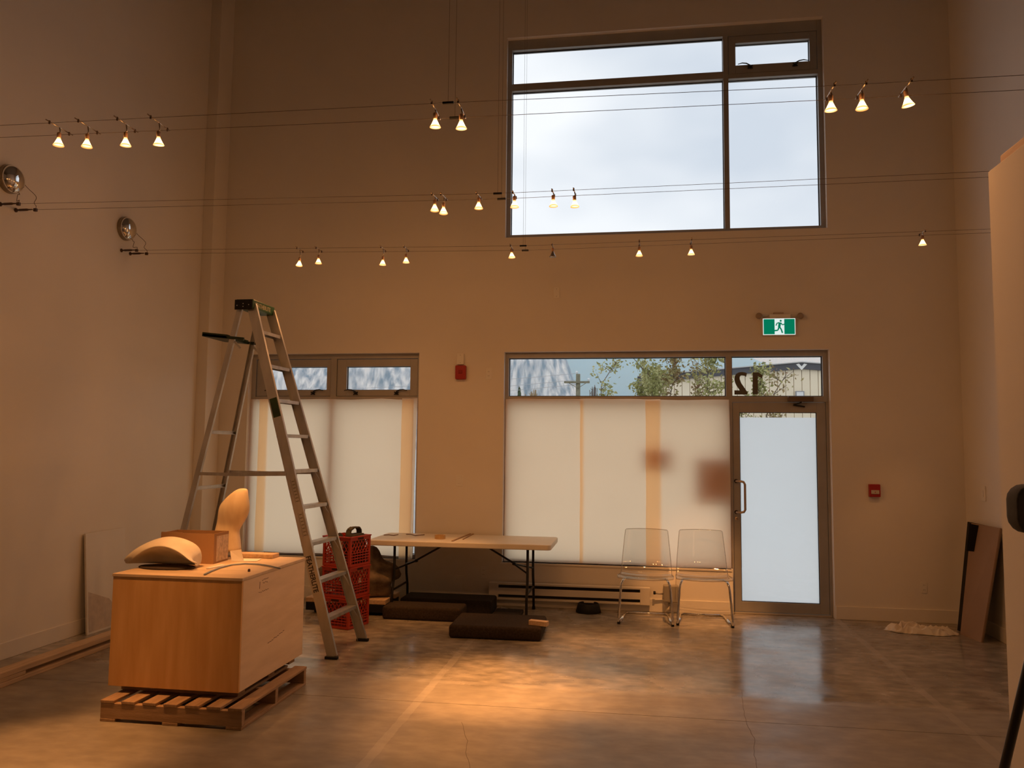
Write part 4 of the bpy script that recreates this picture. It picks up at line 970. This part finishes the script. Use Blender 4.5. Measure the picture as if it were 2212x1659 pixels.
mk.add([(th+.0006+dx*.0, -hy+.02, .02), (th+.0006, -hy+.55, .02), (th+.0006+dx*.30, -hy+.30, zt*.30), (th+.0006+dx*.42, -hy+.02, zt*.42)], [(0, 1, 2, 3)])
mk.build('lower_patch', mat('tan_patch', (.55, .47, .40), rough=.8, var=.1, scale=20), t)  # darker tan patch on the board's lower near corner
a, b_ = F(0, 1484), F(234, 1403)
lx = (a.x+b_.x)/2
def plank(x0, x1, y0_, y1_, z0_, z1_, label, nm_='lumber_plank', m=None):
    o = MB().box(-(x1-x0)/2, (x1-x0)/2, -(y1_-y0_)/2, (y1_-y0_)/2, 0, z1_-z0_).build(nm_, m or PINEY, bevel=.004); o.location = ((x0+x1)/2, (y0_+y1_)/2, z0_)
    return tag(o, label, 'lumber')
PINEY = mat('pine_lumber', (0.48, 0.34, 0.21), rough=.65, col2=(0.62, 0.46, 0.31), scale=4, stretch=(12, .8, 12), bump=.1, bscale=30)
plank(lx-.115, lx, 4.2, 7.0, 0, .032, 'long pine plank flat on the floor along the side wall, lower one')
plank(lx-.118, lx-.004, 4.2, 6.95, .062, .100, 'long pine plank along the side wall, upper one on spacer blocks')
plank(lx-.11, lx-.004, 4.95, 5.22, .0325, .0615, 'pine spacer block between the two long planks, out in view', 'spacer_block')
plank(lx-.11, lx-.004, 6.6, 6.8, .0325, .0615, 'pine spacer block between the two long planks, behind the crate', 'spacer_block')
c = at(226, 1332, X=lx-.3)
o = lump('wood_chip', (-4.50, 6.30, 0), .022, .03, .012, 5, PINE, 'small pale wood chip on the floor at the white board', 'chip', .4, 8, 5)

# ------------------------------------------------------------------ right corner: leaning boards and drop cloth
def lean(nm_, p, label, m, th_, parts=None):
    q = [Vector(v) for v in p]; n = (q[1]-q[0]).cross(q[3]-q[0]).normalized()
    if n.x > 0: n = -n
    o0 = (q[0]+q[1])/2; o0.z = 0
    v = [x-o0 for x in q]+[x-o0-n*th_ for x in q]
    return v, o0
nb, fb = F(2119, 1388), F(2074, 1370)
ntp, ftp = at(2160, 1141, X=XR-.055), at(2098, 1130, X=XR-.06)
t = thing('cardboard_sheet', 'brown cardboard panel leaning in the corner, in front of a black one', 'board', ((nb.x+fb.x)/2, (nb.y+fb.y)/2, 0))
def slab4(p, th_, org):
    q = [Vector(v)-Vector(org) for v in p]; d = Vector((th_, 0, .0))
    w_ = [v+d for v in q]
    return MB().add(q+w_, [(3, 2, 1, 0), (4, 5, 6, 7), (0, 1, 5, 4), (1, 2, 6, 5), (2, 3, 7, 6), (3, 0, 4, 7)])
fb2 = fb+Vector((0, 0, 0))
slab4([nb, fb2, ftp, ntp], .012, t.location).build('panel', mat('brown_board', (.34, .22, .14), rough=.8, var=.05, scale=4), t, bevel=.001)
slab4([nb+Vector((.0125, .003, 0)), fb2+Vector((.0125, -.003, 0)), ftp+Vector((.0125, -.003, -.004)), ntp+Vector((.0125, .003, -.004))], .010, t.location).build('backing', mat('board_edge', (.24, .16, .10), rough=.8), t)
# black panel: L shaped face standing behind the brown one towards the corner
bb0, bb1 = F(2090, 1376)+Vector((.045, 0, 0)), F(2061, 1361)+Vector((.0, 0, 0))
tb0, tb1 = ntp+Vector((.03, .04, -.02)), at(2090, 1127, Y=bb1.y+.06)
t = thing('black_board', 'black panel leaning in the corner, mostly behind the cardboard one', 'board', ((bb0.x+bb1.x)/2, (bb0.y+bb1.y)/2, 0))
bk = lambda P: Vector(P)
off = Vector((.028, .0, 0))
b0_, b1_ = nb+off+Vector((0, .10, 0)), F(2061, 1361)+Vector((.028, 0, 0))
t0_, t1_ = ntp+off+Vector((0, .10, -.01)), at(2090, 1127, X=XR-.03)
slab4([b0_, b1_, t1_, t0_], .010, t.location).build('panel', BLACKP, t)
# black tab folded over the top corner of the cardboard
tt = MB().add([Vector(at(x, y, Y=fb.y+.02)) - Vector((.012, 0, 0)) for x, y in ((2097, 1131), (2117, 1135), (2111, 1192), (2091, 1190))], [(0, 1, 2, 3)])
tt.build('folded_tab', BLACKP, bpy.data.objects['cardboard_sheet'], solid=.002, loc=bpy.data.objects['cardboard_sheet'].location).location = (0, 0, 0)

def cloth():
    c = F(1990, 1366); n1, n2 = 110, 50; vs_ = []; fs = []
    for j in range(n2+1):
        for i in range(n1+1):
            u, v = -1+2*i/n1, -1+2*j/n2
            a = math.atan2(v, u); edge = 1+.22*noise.noise(Vector((math.cos(a)*1.6, math.sin(a)*1.6, 3)))
            k = max(abs(u), abs(v)); r_ = math.hypot(u, v) or 1e-6; s_ = k/r_*edge
            x, y = u*s_*.33, v*s_*.115
            wx = noise.noise(Vector((x*5, y*6, 21)))*.12; wy = noise.noise(Vector((x*5, y*6, 33)))*.08
            f1 = abs(noise.noise(Vector(((x+wx)*5+1.3, (y+wy)*15, 2.2)))); f2 = abs(noise.noise(Vector(((x-wy)*13, (y+wx)*22, 7.7))))
            z = (.066*(1-abs(f1)*2.8)+.036*(1-3.0*f2)+.012)*max(0, 1-k**6)*(.75+.35*noise.noise(Vector((x*3, y*3, 1))))
            vs_.append((x+.02*noise.noise(Vector((x*9, y*9, 5))), y+.02*noise.noise(Vector((x*9, y*9, 15))), max(.004, z+.004)))
    fs = [(j*(n1+1)+i, j*(n1+1)+i+1, (j+1)*(n1+1)+i+1, (j+1)*(n1+1)+i) for j in range(n2) for i in range(n1)]
    o = MB().add(vs_, fs).build('drop_cloth', mat('stained_cotton', (.74, .64, .50), rough=.9, col2=(.80, .75, .66), scale=6), smooth=True, solid=.003)
    o.location = (c.x, c.y, 0); o.rotation_euler = (0, 0, -.12)
    nt = o.data.materials[0].node_tree
    for nd in nt.nodes:
        if nd.type == 'VALTORGB':
            e = nd.color_ramp.elements.new(.30); e.color = (.58, .33, .08, 1)
    return tag(o, 'crumpled cream drop cloth with yellow stains on the floor', 'drop cloth')
cloth()

# ------------------------------------------------------------------ stand at the right edge, in front of the partition
hub = at(2290, 1108, Y=2.72); ft = F(2102, 1950)
t = thing('tripod_stand', 'stand with dark grey rounded head and slanting black leg beside the partition', 'stand', (hub.x, hub.y, 0))
hb = Vector((0, 0, hub.z))
hd = at(2185, 1078, Y=2.72).x-hub.x
MB().rings([[Vector((x, y*s_, z+hub.z+.0)) for x, z in rounded(hd*(.90+.10*s_), -hd*(.90+.10*s_), -.03-.036*s_, .05+.036*s_, .045)] for y, s_ in ((-.05, .6), (-.045, .9), (-.03, 1), (.03, 1), (.045, .9), (.05, .6))]).build('head', mat('charcoal_foam', (.06, .058, .05), rough=.8, var=.15, scale=30), t, smooth=True)
MB().tube([hb+Vector((0, 0, -.03)), hb+Vector((0, 0, -.45))], .014, 10).build('pole', BLACK, t, smooth=True)
d0 = Vector((ft.x-hub.x, ft.y-hub.y, 0))
for d in (d0, Vector((-.06, -.42, 0)), Vector((.10, .16, 0))):
    e_ = Vector((d.x, d.y, .012))
    MB().tube([hb+Vector((0, 0, -.05)), e_], .0155, 10).build('leg', BLACK, t, smooth=True)
    MB().lathe([(.02, -.012), (.022, 0), (.017, .02)], 10, Matrix.Translation(e_)).build('rubber_foot', BLACKP, t)

# ------------------------------------------------------------------ outside
struct(MB().box(-600, 600, YF+TH, 1400, -.35, -.04).build('ground_outside', mat('pale_pavement', (.46, .45, .42), rough=.9, var=.08, scale=.4)))
struct(MB().box(XL-.15, XR+.15, YF+TH, YF+TH+2.2, -.04, 0).build('sidewalk_outside', mat('sidewalk_concrete', (.78, .76, .72), rough=.9, var=.05, scale=2)))
# metal building across the yard
BX0, BXP, BX1, BY = .35, 6.74, 13.2, 34.0
t = thing('metal_building', 'beige ribbed metal building with dark gable fascia across the yard', 'building', (BXP, BY, -.04))
SID = mat('beige_siding', (.86, .73, .53), rough=.6, var=.03, scale=.8); FAS = mat('charcoal_fascia', (.075, .075, .085), rough=.5)
SEAM = mat('seam_shade', (.66, .55, .40), rough=.7)
MB().box(BX0-BXP, BX1-BXP, .06, 18, 0, 4.6).build('walls', SEAM, t)
zr = lambda x: 5.16-(abs(x)*.0835)
npan = 40; pwid = (BX1-BX0)/npan
for k in range(npan):
    xa = BX0-BXP+k*pwid; xb_ = xa+pwid*.93
    MB().add([(xa, 0, 0), (xb_, 0, 0), (xb_, .1, 0), (xa, .1, 0), (xa, 0, zr(xa)), (xb_, 0, zr(xb_)), (xb_, .1, zr(xb_)), (xa, .1, zr(xa))], [(3, 2, 1, 0), (4, 5, 6, 7), (0, 1, 5, 4), (1, 2, 6, 5), (2, 3, 7, 6), (3, 0, 4, 7)]).build('siding_panel', SID, t)
for sx, xe in ((-1, BX0-BXP-.25), (1, BX1-BXP+.25)):
    MB().add([(0, -.12, zr(0)-.10), (xe, -.12, zr(xe)-.10), (xe, -.12, zr(xe)+.16), (0, -.12, zr(0)+.16), (0, .0, zr(0)-.10), (xe, .0, zr(xe)-.10), (xe, .0, zr(xe)+.16), (0, .0, zr(0)+.16)], [(0, 1, 2, 3), (7, 6, 5, 4), (0, 4, 5, 1), (1, 5, 6, 2), (2, 6, 7, 3), (3, 7, 4, 0)]).build('fascia', FAS, t)
    MB().add([(0, -.2, zr(0)+.161), (xe, -.2, zr(xe)+.161), (xe, 18, zr(xe)+.161), (0, 18, zr(0)+.161), (0, -.2, zr(0)+.20), (xe, -.2, zr(xe)+.20), (xe, 18, zr(xe)+.20), (0, 18, zr(0)+.20)], [(3, 2, 1, 0), (4, 5, 6, 7), (0, 1, 5, 4), (1, 2, 6, 5), (2, 3, 7, 6), (3, 0, 4, 7)]).build('roof', mat('grey_roof_edge', (.50, .49, .47), rough=.5), t)
MB().prism([(-.22, .07), (-.10, .10), (0, -.02), (.10, .10), (.22, .07), (0, -.17)], (0, -.121, zr(0)+.02), (1, 0, 0), (0, 0, 1), .01).build('gable_mark', mat('gable_white', (.85, .83, .78), rough=.5), t)
c = at(1728, 850, Y=BY-.1)
t = thing('wall_light', 'square grey floodlight on the beige metal building', 'light', (c.x, BY, c.z-.1))
MB().box(-.17, .17, -.12, -.001, -.05, .20).build('housing', mat('floodlight_grey', (.32, .31, .32), rough=.5), t, bevel=.01); MB().box(-.13, .13, -.125, -.121, .0, .16).build('lens', mat('floodlight_lens', (.75, .74, .72), rough=.2), t)

# utility pole
t = thing('utility_pole', 'wooden utility pole with one crossarm in front of the cliff', 'utility pole', (-3.19, 45, -.04))
PW_ = mat('pole_wood', (.22, .20, .13), rough=.9, var=.2, scale=6)
MB().tube([(0, 0, 0), (0, 0, 5.93)], [.16, .12], 12).build('pole', PW_, t, smooth=True)
MB().box(-.78, .66, -.20, -.09, 5.40, 5.51).build('crossarm', PW_, t)
for x in (-.5, .45): MB().bar((x, -.12, 5.40), (0, -.12, 5.12), .03, .03).build('arm_brace', PW_, t)
INS = mat('insulator_white', (.80, .82, .84), rough=.3)
for x, z in ((-.15, 5.93), (.60, 5.51)): MB().lathe([(.03, 0), (.07, .03), (.05, .08), (.08, .10), (.04, .17)], 10, Matrix.Translation((x if z < 5.9 else -.08, -.14 if z < 5.9 else 0, z))).build('insulator', INS, t, smooth=True)
for k, (z, dz) in enumerate(((5.93, .3), (5.56, -.1), (5.30, -.3))):
    P = [Vector((-3.2+(-40)*q, 45+14*q, z+dz*q-1.2*4*q*(1-q)*.5)) for q in [i/14 for i in range(15)]]
    o = MB().tube(P, .012, 4).build('power_line', mat('line_grey', (.45, .47, .5), rough=.5), loc=tuple(P[0])); tag(o, ['top power line running from the utility pole', 'power line running from the pole crossarm', 'lowest power line running from the utility pole'][k], 'power line')

# shrubs and small trees
LEAF = mat('autumn_leaves', (.28, .30, .09), rough=.6, col2=(.62, .56, .26), scale=3.5)
LEAFR = mat('rusty_leaves', (.30, .16, .08), rough=.6, col2=(.48, .44, .18), scale=5)
BARK = mat('grey_bark', (.16, .12, .09), rough=.9)
def sapling(x, y, h, label, seed, nbr=16, leaves=420, spread=.8, lm=None, lsz=.055, name='young_tree'):
    rnd = random.Random(seed)
    t = thing(name, label, 'tree', (x, y, -.04), 0, 'young trees outside the storefront')
    tr = MB(); lf = MB(); tips = []
    pts = [Vector((0, 0, 0))]
    for k in range(1, 9): pts.append(Vector((rnd.uniform(-.04, .04)*k, rnd.uniform(-.04, .04)*k, h*k/8)))
    tr.tube(pts, [.02*(1-.1*i)+.002 for i in range(9)], 6)
    for b in range(nbr):
        z = rnd.uniform(.35, .98); i = min(7, int(z*8)); p = pts[i].lerp(pts[i+1], z*8-i); a = rnd.uniform(0, 2*PI); L_ = spread*(1.15-z*.65)*rnd.uniform(.5, 1.1)
        d = Vector((math.cos(a), math.sin(a), rnd.uniform(.4, 1.0))).normalized(); q = [p]
        for k in range(1, 5):
            d = (d+Vector((rnd.uniform(-.25, .25), rnd.uniform(-.25, .25), rnd.uniform(-.1, .2)))).normalized(); q.append(q[-1]+d*L_/4)
        tr.tube(q, [.007, .006, .005, .004, .003], 4); tips += [q[k].lerp(q[k+1], rnd.random()) for k in range(1, 4) for _ in range(6)]+[q[-1]]*3
    for k in range(leaves):
        c = rnd.choice(tips)+Vector((rnd.gauss(0, .07), rnd.gauss(0, .07), rnd.gauss(0, .07)))
        e1 = Vector((rnd.gauss(0, 1), rnd.gauss(0, 1), rnd.gauss(0, 1))).normalized(); e2 = e1.cross(Vector((rnd.gauss(0, 1), rnd.gauss(0, 1), rnd.gauss(0, 1)))).normalized(); s_ = lsz*rnd.uniform(.6, 1.3)
        lf.add([c-e1*s_, c+e2*s_*.55+e1*s_*.1, c+e1*s_, c-e2*s_*.55+e1*s_*.1], [(0, 1, 2, 3)])
    tr.build('branches', BARK, t)
    o = lf.build('foliage', lm or LEAF, t); o['kind'] = 'stuff'
    return t
for k, (px_, top, Yt, nb_, lv, spd, lm_, lb) in enumerate((
    (1322, 783, 15.5, 9, 150, .55, LEAF, 'slim young tree with sparse yellow green leaves, nearest the utility pole'),
    (1392, 776, 16.0, 16, 420, .6, LEAF, 'leafy young tree against the corner of the metal building'),
    (1425, 812, 17.5, 26, 1300, .75, LEAF, 'dense low leafy bush covering the metal building corner'),
    (1455, 752, 16.4, 14, 300, .6, LEAFR, 'tall thin young tree with rusty leaves in front of the siding'),
    (1512, 800, 16.0, 14, 330, .6, LEAFR, 'low young tree with sparse rusty leaves before the siding'),
    (1553, 735, 15.4, 16, 430, .6, LEAF, 'tall young tree showing beside the storefront mullion'),
    (1614, 800, 15.8, 14, 330, .62, LEAF, 'young tree behind the mirrored house number'),
    (1672, 806, 15.2, 11, 170, .55, LEAFR, 'sparse young branches on the building side of the house number'))):
    p = at(px_, top, Y=Yt); sapling(p.x, Yt, p.z+.04, lb, 40+k, int(nb_*2.2), int(lv*3.4), spd*1.0, lm_, .040)
def bare_bush(x, y, h, w, label, seed, m):
    rnd = random.Random(seed); t = thing('bare_bush', label, 'bush', (x, y, -.04)); b = MB()
    for k in range(90):
        a = rnd.uniform(0, 2*PI); e_ = rnd.uniform(.1, 1); top = Vector((math.cos(a)*w*e_, math.sin(a)*w*e_, h*(1-.45*e_*e_)*rnd.uniform(.8, 1)))
        mid = top*.5+Vector((0, 0, h*.12)); b.tube([Vector((0, 0, 0)), mid, top], [.10, .05, .025], 4)
        for j in range(3):
            q = mid.lerp(top, rnd.uniform(.2, .9)); b.tube([q, q+Vector((rnd.uniform(-.5, .5), rnd.uniform(-.5, .5), rnd.uniform(.2, .8)))*w*.35], [.04, .018], 3)
    o = b.build('twigs', m, t); return t
for px_, top, w, lb, sd, cc in ((1152, 831, 1.35, 'pale tan leafless bush in front of the cliff', 5, (.36, .25, .13)), (1282, 829, 1.1, 'grey leafless bush beyond the utility pole', 6, (.20, .17, .15))):
    p = at(px_, top, Y=60); bare_bush(p.x, 60, p.z, w, lb, sd, mat('twigs_%d' % sd, cc, rough=.9))
p = at(1122, 834, Y=70)
t = thing('conifer', 'small dark conifer beside the pale leafless bush', 'tree', (p.x, 70, -.04)); b = MB()
MB().tube([(0, 0, 0), (0, 0, p.z)], [.12, .02], 6).build('trunk', BARK, t)
rnd = random.Random(3)
for k in range(260):
    z = rnd.uniform(.15, 1); a = rnd.uniform(0, 2*PI); r_ = (1-z)*.75+.06; z_ = z*p.z
    c = Vector((math.cos(a)*r_, math.sin(a)*r_, z_-.2)); q = Vector((0, 0, z_)); sd_ = Vector((-math.sin(a), math.cos(a), 0))*.12
    b.add([q, c+sd_, c*1.05, c-sd_], [(0, 1, 2, 3)])
o = b.build('needles', mat('conifer_green', (.06, .09, .04), rough=.8), t); o['kind'] = 'stuff'

# the granite cliff and the wooded mountain
def cliff():
    nx, nz = 150, 60; vs_ = []; x0, x1 = -560, -34
    for j in range(nz+1):
        for i in range(nx+1):
            u, v = i/nx, j/nz; x = x0+(x1-x0)*u
            H0 = 118*(1-max(0, (u-.90)/.10)**2*.9)*(.88+.16*noise.noise(Vector((u*6, 0, 1)))) * min(1, u*8+.3)
            z = v*H0
            y = 600+v*v*40 + 16*noise.noise(Vector((x*.016, z*.012, 0))) + 7*noise.noise(Vector((x*.07, z*.025, 4))) + 2.6*noise.noise(Vector((x*.25, z*.06, 9)))
            vs_.append((x, y, z-.2))
    n = nx+1; b = len(vs_)
    fs = [(j*n+i, j*n+i+1, (j+1)*n+i+1, (j+1)*n+i) for j in range(nz) for i in range(nx)]
    vs_ += [(x0+(x1-x0)*i/nx, 800, -.2) for i in range(n)]
    fs += [(nz*n+i, nz*n+i+1, b+i+1, b+i) for i in range(nx)]
    m = mat('granite', (.15, .16, .18), rough=.9, col2=(.93, .91, .90), scale=.17, stretch=(1.3, 1, .34), detail=14)
    e = [q for q in m.node_tree.nodes if q.type == 'VALTORGB'][0].color_ramp
    e.elements[0].position = .37; e.elements[1].position = .62
    o = MB().add(vs_, fs).build('granite_cliff', m, smooth=False, loc=(-300, 600, 0)); tag(o, 'streaked grey granite cliff rising beyond the yard', 'cliff')
cliff()
def mountain():
    nx, nz = 110, 26; vs_ = []; x0, x1 = -420, 420
    for j in range(nz+1):
        for i in range(nx+1):
            x = x0+(x1-x0)*i/nx; v = j/nz
            H0 = max(2, min(196, 120.6-(x-152.5)*.70))+4*noise.noise(Vector((x*.05, 0, 2)))
            vs_.append((x, 900+v*150+14*noise.noise(Vector((x*.03, v*5, 0))), v*H0-.2 if v > 0 else -.2))
    n = nx+1; b = len(vs_); fs = [(j*n+i, j*n+i+1, (j+1)*n+i+1, (j+1)*n+i) for j in range(nz) for i in range(nx)]
    vs_ += [(x0+(x1-x0)*i/nx, 1300, -.2) for i in range(n)]; fs += [(nz*n+i, nz*n+i+1, b+i+1, b+i) for i in range(nx)]
    o = MB().add(vs_, fs).build('wooded_mountain', mat('forest_slope', (.035, .065, .05), rough=1, col2=(.085, .13, .09), scale=.06, detail=8), smooth=True, loc=(0, 900, 0)); tag(o, 'hazy wooded mountain slope behind the metal building', 'mountain')
mountain()
# valley haze between the yard and the mountains
hz = bpy.data.materials.new('valley_haze'); hz.use_nodes = True; nt = hz.node_tree; nt.nodes.clear()
o_ = nt.nodes.new('ShaderNodeOutputMaterial'); v_ = nt.nodes.new('ShaderNodeVolumeScatter'); v_.inputs['Color'].default_value = (.40, .68, 1.0, 1); v_.inputs['Density'].default_value = .0056; v_.inputs['Anisotropy'].default_value = 0
nt.links.new(v_.outputs[0], o_.inputs['Volume']); MATS['valley_haze'] = hz
o = MB().box(-590, 590, 515, 1290, .1, 125).build('haze', hz, loc=(0, 900, 0)); o['kind'] = 'stuff'; tag(o, 'thin blue haze in front of the cliff and mountain', 'haze')
